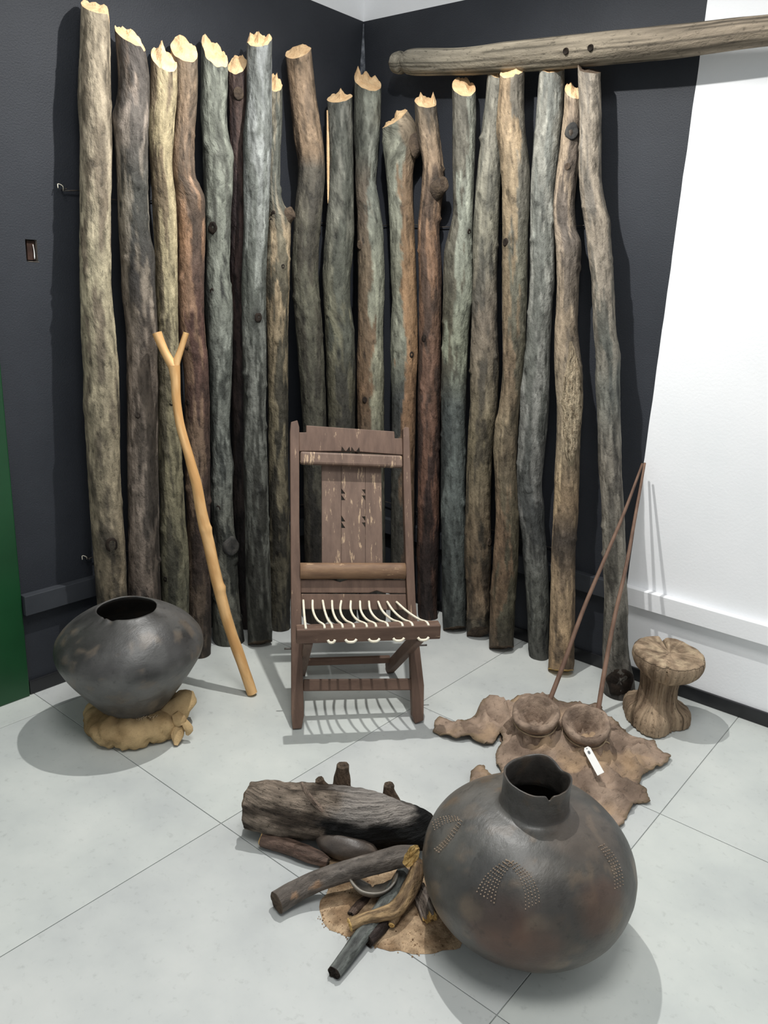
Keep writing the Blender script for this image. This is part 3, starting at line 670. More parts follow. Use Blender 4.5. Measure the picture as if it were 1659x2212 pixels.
# binding wires run along the walls behind the trunks, nailed at the left end
for zr, lab in ((1.79, 'thin dark wire strung high behind the upright logs'), (.475, 'thin dark wire strung low behind the upright logs')):
    ys = [-1.50, -1.42, -1.3, -1.1, -.9, -.7, -.5, -.3, -.12]
    pts = [Vector((.012+.004*math.sin(i*1.7), y, zr+.010*math.sin(i*2.3))) for i, y in enumerate(ys)]
    pts += [Vector((.06, -.05, zr))]
    pts += [Vector((x, -.012-.004*math.sin(i*1.9), zr+.008*math.sin(i*2.1))) for i, x in enumerate((.15, .3, .5, .7, .9, 1.1, 1.27))]
    w = thing('binding_wire', lab, 'wire', pts[0])
    tube('strand', pts, .0022, 'wire', w, 6, step=.03)
    tube('nail', [(0.001, -1.5, zr+.004), (.034, -1.5, zr+.006)], .0022, 'wire', w, 6)
    tube('twisted_tail', [pts[0], pts[0]+Vector((.012, -.008, .014)), pts[0]+Vector((.004, -.02, .02)), pts[0]+Vector((.01, -.024, .006))], .0014, 'cord', w, 6, step=.006)

# ------------------------------------------------------------------ long beam on the right wall
edges = [(853, 116, 156), (864, 113, 159), (868, 114, 158), (873, 119, 152), (878, 113, 157), (884, 110, 159), (900, 108, 161), (1000, 106, 160), (1100, 93, 155), (1200, 83, 147), (1300, 72, 138), (1400, 62, 129), (1450, 57, 124), (1505, 52, 117), (1600, 41, 103), (1659, 35, 96)]
BY = -.10
cs, rs = [], []
for x, a, b_ in edges:
    c = on_y(x, (a+b_)/2, BY); cs.append(c); rs.append((b_-a)/2/FPX*depth(c)*.98)
dlast = (cs[-1]-cs[-4]).normalized()
for k in range(1, 4): cs.append(cs[-1]+dlast*.3); rs.append(rs[-1])
tabA = [(0, lin((142, 136, 122))), (.5, lin((132, 124, 109))), (1.5, lin((138, 126, 110))), (3, lin((134, 122, 106)))]
def cf(u, v, s, t, q):
    A = interp(tabA, s); n = noise.fractal(Vector((u*2, v*2, s*3)), .9, 2, 5); g = 1+.5*n
    ck = noise.fractal(Vector((u*5+3, v*5, s*1.1)), .8, 2, 3)
    if ck > .22: g *= 1-.6*sm(.22, .36, ck)
    return tuple(max(.004, a*g) for a in A)
def dsp(u, v, s, r, Lt): return .0015*nz(u*1.5, v*1.5, s*3)+.0018*nz(u*5, v*5, s*6)
vs, fs, cols, uvs, rings = sweep(cs, rs, 48, cf, dsp, Vector((0, -1, .0)))
beam = thing('wall_beam', 'long grey weathered pole mounted across the top of the right wall', 'beam', cs[0])
obj('pole', vs, fs, 'beamwood', beam, cols=cols, uvs=uvs)
cap('pole_end', rings[0], 48, 'old_cut', beam, lambda u, v: -.004, .006, -1, 3, edge=vs[:48])
cap('pole_end', rings[-1], 48, 'old_cut', beam, lambda u, v: .0, .004, 1, 4, edge=vs[-48:])
for hx, hy in ((1236, 109), (1288, 102)):
    g = min(rings, key=lambda g: abs(project(g[0])[0]-hx)); c, r, ax, e1, e2 = g
    tgt = on_plane(hx, hy, c+Vector((0, -r, 0)), Vector((0, 1, 0)))
    n = (tgt-c); n = (n-ax*n.dot(ax)).normalized(); p = c+n*(r+.002)
    v2, f2, c2, u2 = lathe([(.012, -.004), (.0105, .0022), (.0085, .0018), (.007, -.0005), (.0003, -.001)], 16, p, n)
    obj('bored_hole', v2, f2, 'char', beam)
for bx in (0.62, 2.35):   # brackets that hold the pole off the wall
    g = min(rings, key=lambda g: abs(g[0].x-bx)); c, r = g[0], g[1]
    box('bracket', c.x-.012, c.x+.012, c.y+r*.6, 0, c.z-.03, c.z+.0, 'wire', beam)

# ------------------------------------------------------------------ folding chair
FL, FR = fl(640, 1572), fl(905, 1560)
CU = (FR-FL).normalized(); CW = Vector((CU.y, -CU.x, 0)); CO = (FL+FR)/2; CZ = Vector((0, 0, 1))
KL = -.45
AS = (CW*KL+CZ).normalized(); AN = CU.cross(AS)*-1
if AN.dot(CW) < 0: AN = -AN
chair = thing('folding_chair', 'low brown wooden folding chair with white cord seat and carved back', 'chair', CO)
def cp(x, y, off=0):
    P = on_plane(x, y, CO+AN*off, AN); d = P-CO; return (d.dot(CU), d.dot(AS))
def lc(u, w, z): return CO+CU*u+CW*w+CZ*z
def board(name, poly, mt, off, thick, parent=chair, bev=.0025):
    """poly in (u, s) of the leaning back plane, extruded along its normal"""
    n = len(poly)
    vs = [CO+CU*u+AS*s+AN*(off+k) for k in (thick/2, -thick/2) for u, s in poly]
    a = sum(poly[i][0]*poly[(i+1) % n][1]-poly[(i+1) % n][0]*poly[i][1] for i in range(n))
    F = list(range(n)); B = list(range(n, 2*n))[::-1]
    fs = [tuple(F), tuple(B)]+[(i, i+n, (i+1) % n+n, (i+1) % n) for i in range(n)]
    uvs = [p for p in poly]*2
    o = obj(name, vs, fs, mt, parent, smooth=False, uvs=uvs)
    bm = bmesh.new(); bm.from_mesh(o.data); bmesh.ops.recalc_face_normals(bm, faces=bm.faces[:]); bm.to_mesh(o.data); bm.free()
    if bev: bevel(o, bev, 2)
    return o
def bar(name, a, b_, w, h, mt, up, parent=chair, bev=.004):
    """rectangular bar from a to b, w across (perp to up), h along up"""
    ax = (b_-a).normalized(); e2 = (up-ax*up.dot(ax)).normalized(); e1 = ax.cross(e2)
    vs, uvs = [], []
    for P, t in ((a, 0), (b_, (b_-a).length)):
        for s1, s2 in ((-1, -1), (1, -1), (1, 1), (-1, 1)):
            vs.append(P+e1*(w/2*s1)+e2*(h/2*s2)); uvs.append(((s1+s2*.6)*w, t))
    fs = [(0, 3, 2, 1), (4, 5, 6, 7)]+[(i, (i+1) % 4, (i+1) % 4+4, i+4) for i in range(4)]
    o = obj(name, vs, fs, mt, parent, smooth=False, uvs=uvs); bevel(o, bev, 2); return o
def cps(l, off=0): return [cp(x, y, off) for x, y in l]
# long stiles
for poly in ([(628, 914), (642, 910), (646, 925), (646, 1130), (652, 1380), (656, 1545), (651, 1572), (632, 1574), (629, 1540), (629, 1400), (627, 1100), (626, 935)],
             [(869, 928), (874, 924), (882, 926), (883, 945), (888, 1100), (896, 1300), (905, 1400), (914, 1480), (913, 1555), (895, 1562), (889, 1545), (884, 1400), (876, 1250), (870, 1050)]):
    board('stile', cps(poly), 'chair', 0, .036)
# crest board, stepped
board('crest_rail', cps([(645, 935), (661, 935), (661, 920), (851, 933), (852, 948), (868, 948), (870, 984), (760, 976), (646, 976)], -.012), 'chair', -.012, .02)
# carved zigzag just above the upper rail
zz = []
for k in range(4):
    x0 = 737+10.5*k
    poly = cps([(x0, 974.5+k*.6), (x0+9, 974.5+k*.6), (x0+(7.5 if k % 2 else 1.5), 964+k*.6)], 0)
    board('carved_notch', poly, 'char', -.0015, .0012, bev=0)
board('back_rail', cps([(648, 976), (868, 985), (869, 1011), (648, 1003)], .012), 'chair_worn', .012, .03, bev=.008)
# splat of three boards; triangular notches along the seams of the middle board
OFS = -.02
x0l, x1l, x2l, x3l = 695, 737, 788, 829
def tri(seam, ys, dx):
    out = []
    for (ya, yb) in ys: out.append((ya, yb))
    return out
board('splat_board', cps([(694.5, 1003), (736.4, 1005), (736.8, 1221), (695, 1221)], OFS), 'chair_worn', OFS, .014, bev=.001)
mid = [(737.2, 1003)]
for (y0, y1, apex) in ((1056, 1067, 'b'), (1070, 1081, 'b'), (1114, 1127, 'b'), (1128, 1141, 'b')):
    mid += [(737.2, y0), (745.5, y1), (737.2, y1)]
mid += [(737.2, 1221), (788.4, 1222)]
for (y0, y1) in ((1140, 1129), (1126, 1116), (1082, 1071), (1068, 1058)):
    mid += [(788.4, y0), (781, y1), (788.4, y1)]
mid += [(788.4, 1008)]
mid_pts = []
for p in mid:
    if not mid_pts or abs(p[0]-mid_pts[-1][0])+abs(p[1]-mid_pts[-1][1]) > .1: mid_pts.append(p)
board('splat_board', cps(mid_pts, OFS), 'chair_worn', OFS, .014, bev=0)
board('splat_board', cps([(788.9, 1008), (823, 1009), (826, 1222), (788.9, 1222)], OFS), 'chair_worn', OFS, .014, bev=.001)
# rounded rubbed rail under the splat
a, b_ = cp(648, 1233, .01), cp(875, 1233, .01)
A3, B3 = CO+CU*a[0]+AS*a[1]+AN*.008, CO+CU*b_[0]+AS*b_[1]+AN*.008
pts = [A3.lerp(B3, t) for t in (0, .33, .66, 1)]
vs, fs, cl, uv, rg = sweep(pts, [.030]*4, 20, lambda *q: (1, 1, 1), step=.03, front=AN, flat=.8)
for i in (0, 1): pass
n = len(vs); vs += [rg[0][0], rg[-1][0]]; uv += [(0, 0), (0, 0)]
for j in range(20): fs.append((n, (j+1) % 20, j)); fs.append((n+1, n-20+j, n-20+(j+1) % 20))
obj('lumbar_rail', vs, fs, 'chair_bare', chair, uvs=[(q[1], q[0]) for q in uv])
# two boards above the seat with shallow V cuts
board('apron_board', cps([(648, 1252), (700, 1251), (717, 1252), (734, 1258), (752, 1251), (875, 1253), (876, 1282), (829, 1281), (813, 1276), (797, 1281), (650, 1281)], -.006), 'chair', -.006, .02)
board('seat_back_rail', cps([(650, 1283), (876, 1284), (878, 1318), (650, 1316)], -.006), 'chair', -.006, .022)
# seat frame: front bar, legs running down to the back feet, stretchers
RW, RZ = .07, .395
def on_w(x, y, w):
    P = on_plane(x, y, CO+CW*w, CW); d = P-CO; return d.dot(CU), d.z
uL, zL = on_w(640, 1368, RW); uR, zR = on_w(951, 1358, RW)
bar('seat_front_bar', lc(uL, RW-.012, zL-.009), lc(uR, RW-.012, zR-.009), .046, .052, 'chair', CZ)
for sgn, ub, ut in ((-1, -.182, -.19), (1, .180, .196)):
    bar('seat_leg', lc(ub, -.415, .004), lc(ut, RW-.02, zL-.028), .03, .046, 'chair', CZ)
bar('back_stretcher', lc(-.172, -.36, .075), lc(.172, -.36, .075), .022, .028, 'chair', CZ)
a, b_ = cp(655, 1480), cp(890, 1478)
bar('front_stretcher', CO+CU*a[0]+AS*a[1], CO+CU*b_[0]+AS*b_[1], .018, .042, 'chair', AS)
for sx, px, py in ((-1, 632, 1401), (1, 905, 1394)):
    u, s = cp(px, py); P = CO+CU*u+AS*s
    tube('pivot_bolt', [P+CU*(sx*-.02), P+CU*(sx*.03)], .0035, 'wire', chair, 8)
# cords
tops = [655, 675, 697, 717, 737, 757.6, 777.5, 796.8, 816.7, 836.3, 856.5]
ends = [660, 700, 716.5, 739, 763, 790.7, 810.6, 836, 867.6, 889, 923]
sagv = [0, .012, .003, .009, .018, .018, .015, .016, .012, .005, -.002]
for i, (xa, xb) in enumerate(zip(tops, ends)):
    ya = 1297+i*.35
    u, s = cp(xa, ya, .006); A = CO+CU*u+AS*s+AN*.007
    ub, zb = on_w(xb, 1352-i*.3, RW-.012); B = lc(ub, RW-.012, zL+.0195)
    a0 = A-AN*.012
    pts = [a0, A]
    for t in (.25, .5, .75): pts.append(A.lerp(B, t)-CU*(sagv[i]*4*t*(1-t))+Vector((0, 0, -.010*4*t*(1-t))))
    pts += [B+CW*-.006, lc(ub, RW+.008, zL+.0195)]
    tube('seat_cord', pts, .0042, 'cord', chair, 8, step=.012)
for xa in (716, 758, 808, 861, 914):
    ub, zb = on_w(xa, 1383, RW+.012)
    zz_ = zL-.031
    l = .012 if xa < 730 else .019
    tube('cord_loop', [lc(ub-l, RW+.011, zz_+.009), lc(ub-l*.6, RW+.0145, zz_+.001), lc(ub+l*.6, RW+.0145, zz_+.001), lc(ub+l, RW+.011, zz_+.009)], .0046, 'cord', chair, 8, step=.006)

# ------------------------------------------------------------------ forked stick leaning on the logs
path = [(545, 1498, .0), (522, 1430, .0), (494, 1350, 0), (470, 1260, 0), (452, 1180, 0), (436, 1110, 0), (424, 1045, 0), (408, 985, 0), (391, 925, 0), (382, 875, 0), (379, 820, 0), (376, 790, 0)]
SB = fl(546, 1502); ST = on_x(376, 790, .285)
sd = (ST-SB); hn = Vector((sd.x, sd.y, 0)); 
# plane that holds the stick: contains SB, ST and the viewer's sideways direction
side_ = Vector((RT.x, RT.y, 0)).normalized(); pn = side_.cross(sd).normalized()
def stick_pt(x, y): return on_plane(x, y, SB, pn)
wid = [11, 11.5, 12, 12.3, 12.5, 12.2, 11.3, 10, 9.5, 9.5, 10.5, 12.8]
cs = [stick_pt(x, y) for x, y, _ in path]; rs = [w/FPX*depth(c) for w, c in zip(wid, cs)]
tc1, tc2 = lin((196, 150, 96)), lin((222, 180, 126))
def cf(u, v, s, t, q):
    n = noise.fractal(Vector((u*.7, v*.7, s*7)), .9, 2, 4); return mixc(tc1, tc2, sm(-.5, .5, n))
def dsp(u, v, s, r, Lt):
    d = .0012*nz(u*2, v*2, s*14)
    for ks, ku in ((.66, .5), (.43, .9)):
        d += .006*math.exp(-((s-ks)/.012)**2)*max(0, .4+.6*u*ku)
    return d
vs, fs, cols, uvs, rings = sweep(cs, rs, 20, cf, dsp)
fork = thing('forked_stick', 'peeled honey-coloured forked stick leaning against the logs', 'stick', SB)
obj('shaft', vs, fs, 'peeled', fork, cols=cols, uvs=uvs)
cap('shaft_end', rings[0], 20, 'yellow_cut', fork, lambda u, v: 0, .001, -1, 2, edge=vs[:20])
for pth, ww in (([(376, 796), (368, 782), (356, 760), (345, 735), (339, 719)], [11, 10, 9.5, 10, 10.5]), ([(378, 796), (382, 780), (389, 760), (396, 738), (402, 719)], [9, 8, 7, 6.5, 6.5])):
    cs = [stick_pt(*p) for p in pth]; rs = [w/FPX*depth(c) for w, c in zip(ww, cs)]
    vs, fs, cols, uvs, rings = sweep(cs, rs, 18, cf, None, step=.008)
    f_ = obj('fork_tine', vs, fs, 'peeled', fork, cols=cols, uvs=uvs)
    cap('tine_end', rings[-1], 18, 'yellow_cut', f_, lambda u, v: 0, .001, 1, 2, edge=vs[-18:])

# ------------------------------------------------------------------ round black pot on its cloth ring
PC = Vector((.482, -1.620, 0))
ring_o = thing('cloth_ring', 'knotted tan sackcloth ring cushion under the round black pot', 'cushion', PC)
def cloth_col(q, s=0):
    n = noise.fractal(q*9+Vector((s, 0, 0)), .9, 2, 4); return mixc(lin((140, 116, 82)), lin((184, 158, 118)), sm(-.5, .5, n))
vs, fs, cl = [], [], []
NM, NT = 110, 28
for i in range(NM):
    a = 2*math.pi*i/NM
    big = .105+.012*nz(math.cos(a)*1.5, math.sin(a)*1.5, 2)
    rr_ = .060+.006*nz(math.cos(a)*2, math.sin(a)*2, 7)
    for j in range(NT):
        t = 2*math.pi*j/NT
        fold = .004-.013*(1-abs(math.sin(4.5*a+t*.8+1.6*nz(math.cos(a)*2, math.sin(a)*2, 4))))**5+.009*nz(math.cos(a)*6, math.sin(a)*6, t*1.2)+.005*nz(math.cos(a)*11, math.sin(a)*11, t*2.5)+.006*abs(nz(math.cos(a)*9+t*.6, math.sin(a)*9, t*1.5))+.003*nz(math.cos(a)*22, math.sin(a)*22, math.cos(t)*4)
        r2 = rr_+fold
        q = Vector((PC.x+(big+r2*math.cos(t)*1.02)*math.cos(a), PC.y+(big+r2*math.cos(t)*1.02)*math.sin(a), max(.002, .048+r2*.85*math.sin(t))))
        vs.append(q); cl.append(cloth_col(q))
for i in range(NM):
    for j in range(NT):
        fs.append((i*NT+j, ((i+1) % NM)*NT+j, ((i+1) % NM)*NT+(j+1) % NT, i*NT+(j+1) % NT))
obj('padded_roll', vs, fs, 'sack', ring_o, cols=cl)
# the raised wrap on the right, its knot and tail
def cloth_lump(name, pts, rads, seed, flat=.8):
    def d(u, v, s, r, L): return r*.16*nz(u*2+seed, v*2, s*30)+r*.08*math.sin(math.atan2(v, u)*5+s*40)
    vs, fs, cl, uv, rg = sweep([Vector(p) for p in pts], rads, 22, lambda u, v, s, t, q: cloth_col(q, seed), d, step=.008, flat=flat)
    for q in vs: q.z = max(q.z, .002)
    n = len(vs); vs += [rg[0][0], rg[-1][0]]; cl += [cl[0], cl[-1]]; uv += [(0, 0)]*2
    for j in range(22): fs.append((n, (j+1) % 22, j)); fs.append((n+1, n-22+j, n-22+(j+1) % 22))
    return obj(name, vs, fs, 'sack', ring_o, cols=cl, uvs=uv)
Q = lambda x, y, z: fl(x, y, z)
cloth_lump('cloth_wrap', [Q(345, 1560, .06), Q(372, 1540, .075), Q(400, 1512, .095), Q(412, 1500, .09)], [.03, .043, .040, .018], 3)
cloth_lump('cloth_knot', [Q(378, 1540, .10), Q(388, 1556, .075), Q(392, 1566, .06)], [.012, .024, .015], 5)
cloth_lump('knot_tail', [Q(386, 1556, .07), Q(384, 1585, .035), Q(380, 1610, .008)], [.012, .022, .006], 8, .4)
cloth_lump('knot_tail', [Q(396, 1556, .075), Q(408, 1575, .05), Q(404, 1588, .03)], [.01, .016, .005], 9, .5)
rng = random.Random(3)
for k in range(16):
    t = rng.random(); x = 232+110*t; y = 1562-18*abs(t-.55)
    tube('frayed_thread', [Q(x, y, .085), Q(x+rng.uniform(-5, 5), y-6, .098), Q(x+rng.uniform(-12, 12), y-rng.uniform(8, 16), .105)], .0011, 'string', ring_o, 5, step=.01)

def clay_body(c, axis, prof, seg, seed, pal, patches=(), rimchip=(), n=5, warp=.004, irregular=None):
    pr = smooth_prof(prof, n)
    ri = max(range(len(pr)), key=lambda i: pr[i][1])
    def wob(th, i, r, h):
        w = warp*nz(math.cos(th)*1.3+seed, math.sin(th)*1.3, h*5)+.0012*nz(math.cos(th)*5, math.sin(th)*5+seed, h*30)
        dh = 0
        for (ta, tw, amp) in rimchip:
            d = abs((th-ta+math.pi) % (2*math.pi)-math.pi)
            dh -= amp*math.exp(-(d/tw)**2)*sm(pr[ri][1]-.022, pr[ri][1], h)
        return (w, dh)
    def cf(th, r, h, i, q):
        p = (q-c)
        n1 = noise.fractal(p*4.5+Vector((seed, 0, 0)), .9, 2, 5); n2 = noise.fractal(p*14+Vector((0, seed, 0)), .9, 2, 4)
        A = mixc(pal[0], pal[1], sm(-.35, .35, n1))
        A = mixc(A, pal[2], sm(.18, .5, n2)*.7)
        for (px, py, pz, rad, col, amt) in patches:
            d = (q-Vector((px, py, pz))).length/rad
            if d < 1.6: A = mixc(A, col, amt*(1-sm(.55, 1.2, d+.35*n2)))
        return A
    return lathe(pr, seg, c, axis, wob, cf)
pal1 = (lin((54, 53, 52)), lin((86, 85, 83)), lin((100, 90, 79)))
ax1 = (Vector((0, 0, 1))+RT*-.02+Vector((FW.x, FW.y, 0)).normalized()*-.02).normalized()
pot1 = thing('round_pot', 'round black clay pot with wide open mouth, sitting on a cloth ring', 'pot', PC+Vector((0, 0, .055)))
prof1 = [(.0005, 0), (.045, .0), (.078, .016), (.122, .068), (.168, .130), (.208, .190), (.236, .242), (.243, .278), (.232, .312), (.198, .352), (.150, .386), (.116, .404), (.1, .413),
         (.095, .410), (.107, .397), (.140, .378), (.187, .344), (.222, .306), (.233, .278), (.226, .245), (.198, .195), (.158, .138), (.112, .078), (.068, .026), (.0005, .014)]
pt = [tuple(near(170, 1440, PC+Vector((-.15, -.15, 0))))+(.07, lin((106, 78, 66)), .55), tuple(near(300, 1390, PC+Vector((.18, -.18, 0))))+(.12, lin((92, 92, 90)), .5)]  # brown fire-cloud, then a pale grey highlight painted into the clay colour
vs, fs, cl, uv = clay_body(PC+Vector((0, 0, .045)), ax1, prof1, 120, 4.0, pal1, pt, rimchip=[(R(-62), .12, .006), (R(-80), .05, .005), (R(30), .2, .003)])
obj('pot_body', vs, fs, 'clay', pot1, cols=cl)

# ------------------------------------------------------------------ big necked pot
BC = Vector((1.966, -1.501, 0))
pal2 = (lin((58, 56, 52)), lin((88, 84, 78)), lin((104, 90, 75)))
_b = [(.0005, .0), (.07, .002), (.13, .022), (.195, .075), (.243, .150), (.262, .222), (.258, .282), (.236, .342), (.196, .392), (.150, .422)]
_b = [(r*.98, h*.833) for r, h in _b]
prof2 = _b+[(.115, .361), (.094, .3655), (.084, .373), (.0805, .388), (.0795, .415), (.0805, .442), (.079, .447),
         (.0745, .444), (.073, .425), (.0735, .395), (.078, .368), (.10, .354), (.14, .338), (.185, .322), (.222, .28), (.242, .235), (.246, .185), (.226, .129), (.180, .070), (.118, .029), (.0005, .014)]
PRB = smooth_prof(_b, 8)
pot2 = thing('necked_pot', 'big dark clay pot with narrow neck and dotted chevrons, in the foreground', 'pot', BC)
rust = lin((86, 60, 46))
def rad_at(z):
    for (ra, za), (rb, zb) in zip(PRB, PRB[1:]):
        if za <= z <= zb: return ra+(rb-ra)*(z-za)/max(1e-6, zb-za)
    return 0
def bp(x, y):  # where the pixel's ray meets the pot's body
    d = ray(x, y); t = 1.2
    while t < 2.6:
        P = CAM+d*t
        if P.z < .36 and math.hypot(P.x-BC.x, P.y-BC.y) <= rad_at(P.z): return P
        t += .0015
    return BC+Vector((0, 0, .2))
pt = [tuple(bp(1080, 2010))+(.09, rust, .6), tuple(bp(1230, 2000))+(.1, lin((42, 40, 38)), .7), tuple(bp(1300, 1960))+(.07, rust, .55), tuple(bp(1130, 2060))+(.1, rust, .5),
      tuple(bp(1050, 1780))+(.15, lin((92, 92, 90)), .55), tuple(bp(1015, 1960))+(.03, lin((120, 104, 86)), .7), tuple(bp(1060, 1930))+(.08, lin((42, 42, 42)), .5), tuple(bp(1260, 1800))+(.1, lin((92, 80, 70)), .5)]  # the wide neutral grey patch is a highlight painted into the colour
axb = (Vector((0, 0, 1))+RT*.0).normalized()
th_cam = math.atan2((CAM-BC).y, (CAM-BC).x)
vs, fs, cl, uv = clay_body(BC, axb, prof2, 140, 9.0, pal2, pt, rimchip=[(th_cam+.42, .07, .012), (th_cam+math.pi-.75, .3, .012), (th_cam+math.pi-.2, .5, -.010)], warp=.006)
dark_neck = lin((44, 40, 38))
for i, q in enumerate(vs):
    if q.z > .372: cl[i] = mixc(cl[i], dark_neck, .55)
obj('pot_body', vs, fs, 'clay', pot2, cols=cl)
# stamped dots, arms of chevrons
def dots(rows_px, name='dot_band'):
    vs, fs = [], []
    for x, y, s in rows_px:
        p = bp(x, y); hd = Vector((p.x-BC.x, p.y-BC.y, 0)).normalized()
        dz = (rad_at(p.z+.004)-rad_at(p.z-.004))/.008; n = (hd-Vector((0, 0, dz))).normalized(); p = p+n*.003
        a = n.orthogonal().normalized(); b_ = n.cross(a); k0 = len(vs)
        for (rr2, h) in ((s, -.002), (s*.75, .0008)):
            for j in range(6): t = j*math.pi/3; vs.append(p+a*(rr2*math.cos(t))+b_*(rr2*math.sin(t))+n*h)
        vs.append(p+n*.0012)
        for j in range(6):
            j2 = (j+1) % 6; fs.append((k0+j, k0+j2, k0+6+j2, k0+6+j)); fs.append((k0+6+j, k0+6+j2, k0+12))
    o = obj(name, vs, fs, 'dot', pot2); o['kind'] = 'stuff'; return o
rng = random.Random(11)
def arm(p0, p1, curve, w0, w1, nrow, nlen, s):
    out = []
    for i in range(nlen):
        t = i/(nlen-1); x = p0[0]+(p1[0]-p0[0])*t+curve[0]*4*t*(1-t); y = p0[1]+(p1[1]-p0[1])*t+curve[1]*4*t*(1-t)
        dx, dy = p1[0]-p0[0], p1[1]-p0[1]; l = math.hypot(dx, dy); nx, ny = -dy/l, dx/l; w = w0+(w1-w0)*t
        for k in range(nrow):
            f = (k/(nrow-1)-.5)*w; out.append((x+nx*f+rng.uniform(-.7, .7), y+ny*f+rng.uniform(-.7, .7), s*rng.uniform(.8, 1.1)))
    return out
dots(arm((1100, 1862), (1050, 1938), (-8, -4), 14, 44, 6, 13, .0019))
dots(arm((1104, 1864), (1150, 1955), (12, -6), 12, 34, 5, 16, .0017))
dots(arm((990, 1770), (938, 1785), (0, -6), 8, 18, 4, 10, .0014))
dots(arm((996, 1774), (945, 1838), (2, 4), 6, 10, 3, 13, .0014))
dots(arm((1298, 1828), (1335, 1915), (10, -4), 12, 20, 4, 14, .0014))

# ------------------------------------------------------------------ carved stool
SCN = fl(1412, 1556); SCN.z = 0
stool = thing('carved_stool', 'squat carved wooden stool with round cracked top, by the white wall', 'stool', SCN)
wc1, wc2 = lin((122, 104, 86)), lin((166, 145, 121))
def wcf(th, r, h, i, q):
    n = noise.fractal(Vector((math.cos(th)*3, math.sin(th)*3, h*4)), .9, 2, 4); return mixc(wc1, wc2, sm(-.4, .4, n))
sax = (Vector((0, 0, 1))+Vector((FW.x, FW.y, 0)).normalized()*-.05+RT*.05).normalized()
pr = smooth_prof([(.0005, .0), (.10, .0), (.112, .02), (.106, .055), (.082, .078), (.070, .10), (.066, .15), (.072, .205)], 5)
def wob(th, i, r, h):
    lobe = (.17*math.cos(3*(th-th_cam)+.7)+.06*math.cos(5*(th-th_cam))+.04)*r*(1-sm(.06, .10, h))
    return (lobe+.004*nz(math.cos(th)*9, math.sin(th)*9, h*6)+.0025*math.sin(th*36+3*nz(math.cos(th)*3, math.sin(th)*3, 1)), 0)
vs, fs, cl, uv = lathe(pr, 120, SCN, Vector((0, 0, 1)), wob, wcf)
obj('pedestal', vs, fs, 'stool', stool, cols=cl, uvs=[(u*1.2, v) for u, v in uv])
pr = smooth_prof([(.055, .188), (.078, .198), (.112, .226), (.126, .252), (.128, .278), (.121, .292), (.10, .295), (.05, .290), (.0005, .288)], 5)
def wob2(th, i, r, h):
    ir = .005*nz(math.cos(th)*.9, math.sin(th)*.9, 3)+.0018*nz(math.cos(th)*11, math.sin(th)*11, h*8)
    dh = .004*nz(math.cos(th)*r*30, math.sin(th)*r*30, 2)
    d = abs((th-(th_cam+math.pi+.15)+math.pi) % (2*math.pi)-math.pi)      # radial crack at the back
    if h > .26: dh -= .022*math.exp(-(d/.07)**2)*sm(.02, .06, r)
    d = abs((th-(th_cam-.12)+math.pi) % (2*math.pi)-math.pi)
    ir -= .012*math.exp(-(d/.035)**2)*sm(.09, .12, r); dh -= .010*math.exp(-(d/.04)**2)*sm(.06, .1, r)*(h > .27)
    d = abs((th-(th_cam-.5)+math.pi) % (2*math.pi)-math.pi)
    ir -= .008*math.exp(-(d/.03)**2)*sm(.09, .12, r)
    return (ir*(r/.12), dh)
def wcf2(th, r, h, i, q):
    c = wcf(th, r, h, i, q); n = noise.fractal(q*24, .9, 2, 4)
    if h > .285 and r < .122: c = mixc(c, lin((188, 168, 140)), sm(-.2, .5, n)*.8)
    return c
vs, fs, cl, uv = lathe(pr, 140, SCN+Vector((0, 0, .0)), sax, wob2, wcf2)
uv = [((q.x*.35, q.y*3.0) if (q-SCN).z > .281 else w) for q, w in zip(vs, uv)]
obj('seat_disc', vs, fs, 'stool', stool, cols=cl, uvs=uv)

# ------------------------------------------------------------------ hide bellows with two bag mouths
out_px = [(936, 1572), (946, 1562), (962, 1558), (985, 1565), (1008, 1560), (1030, 1548), (1042, 1534), (1062, 1526), (1095, 1528), (1112, 1512), (1160, 1500), (1205, 1520), (1240, 1525), (1290, 1530), (1318, 1560), (1350, 1582), (1385, 1606), (1405, 1604), (1420, 1622), (1448, 1640), (1440, 1656), (1412, 1668), (1386, 1684), (1378, 1700), (1386, 1712), (1398, 1726), (1404, 1738), (1380, 1738), (1366, 1748), (1345, 1786), (1310, 1815), (1200, 1810), (1120, 1790), (1040, 1745), (1014, 1702), (1016, 1676), (1032, 1664), (1046, 1664), (1056, 1682), (1072, 1690), (1082, 1672), (1070, 1650), (1071, 1632), (1084, 1618), (1080, 1590), (1066, 1612), (1048, 1616), (1015, 1602), (985, 1604), (950, 1594), (936, 1584)]
poly = [fl(x, y) for x, y in out_px]
B1 = fl(1157, 1552, .115); B2 = fl(1264, 1575, .105)
def inside(x, y):
    c = False; n = len(poly)
    for i in range(n):
        a, b_ = poly[i], poly[i-1]
        if (a.y > y) != (b_.y > y) and x < (b_.x-a.x)*(y-a.y)/(b_.y-a.y)+a.x: c = not c
    return c
def snap(x, y):
    best = None; n = len(poly)
    for i in range(n):
        a, b_ = poly[i-1], poly[i]; ab = Vector((b_.x-a.x, b_.y-a.y)); ap = Vector((x-a.x, y-a.y))
        t = max(0, min(1, ap.dot(ab)/ab.length_squared)); q = (a.x+ab.x*t, a.y+ab.y*t); d = (q[0]-x)**2+(q[1]-y)**2
        if best is None or d < best[0]: best = (d, q)
    return best[1], math.sqrt(best[0])
x0, x1 = min(p.x for p in poly), max(p.x for p in poly); y0, y1 = min(p.y for p in poly), max(p.y for p in poly)
stp = .0085; nx, ny = int((x1-x0)/stp)+2, int((y1-y0)/stp)+2
idx, vs, fs, cl = {}, [], [], []
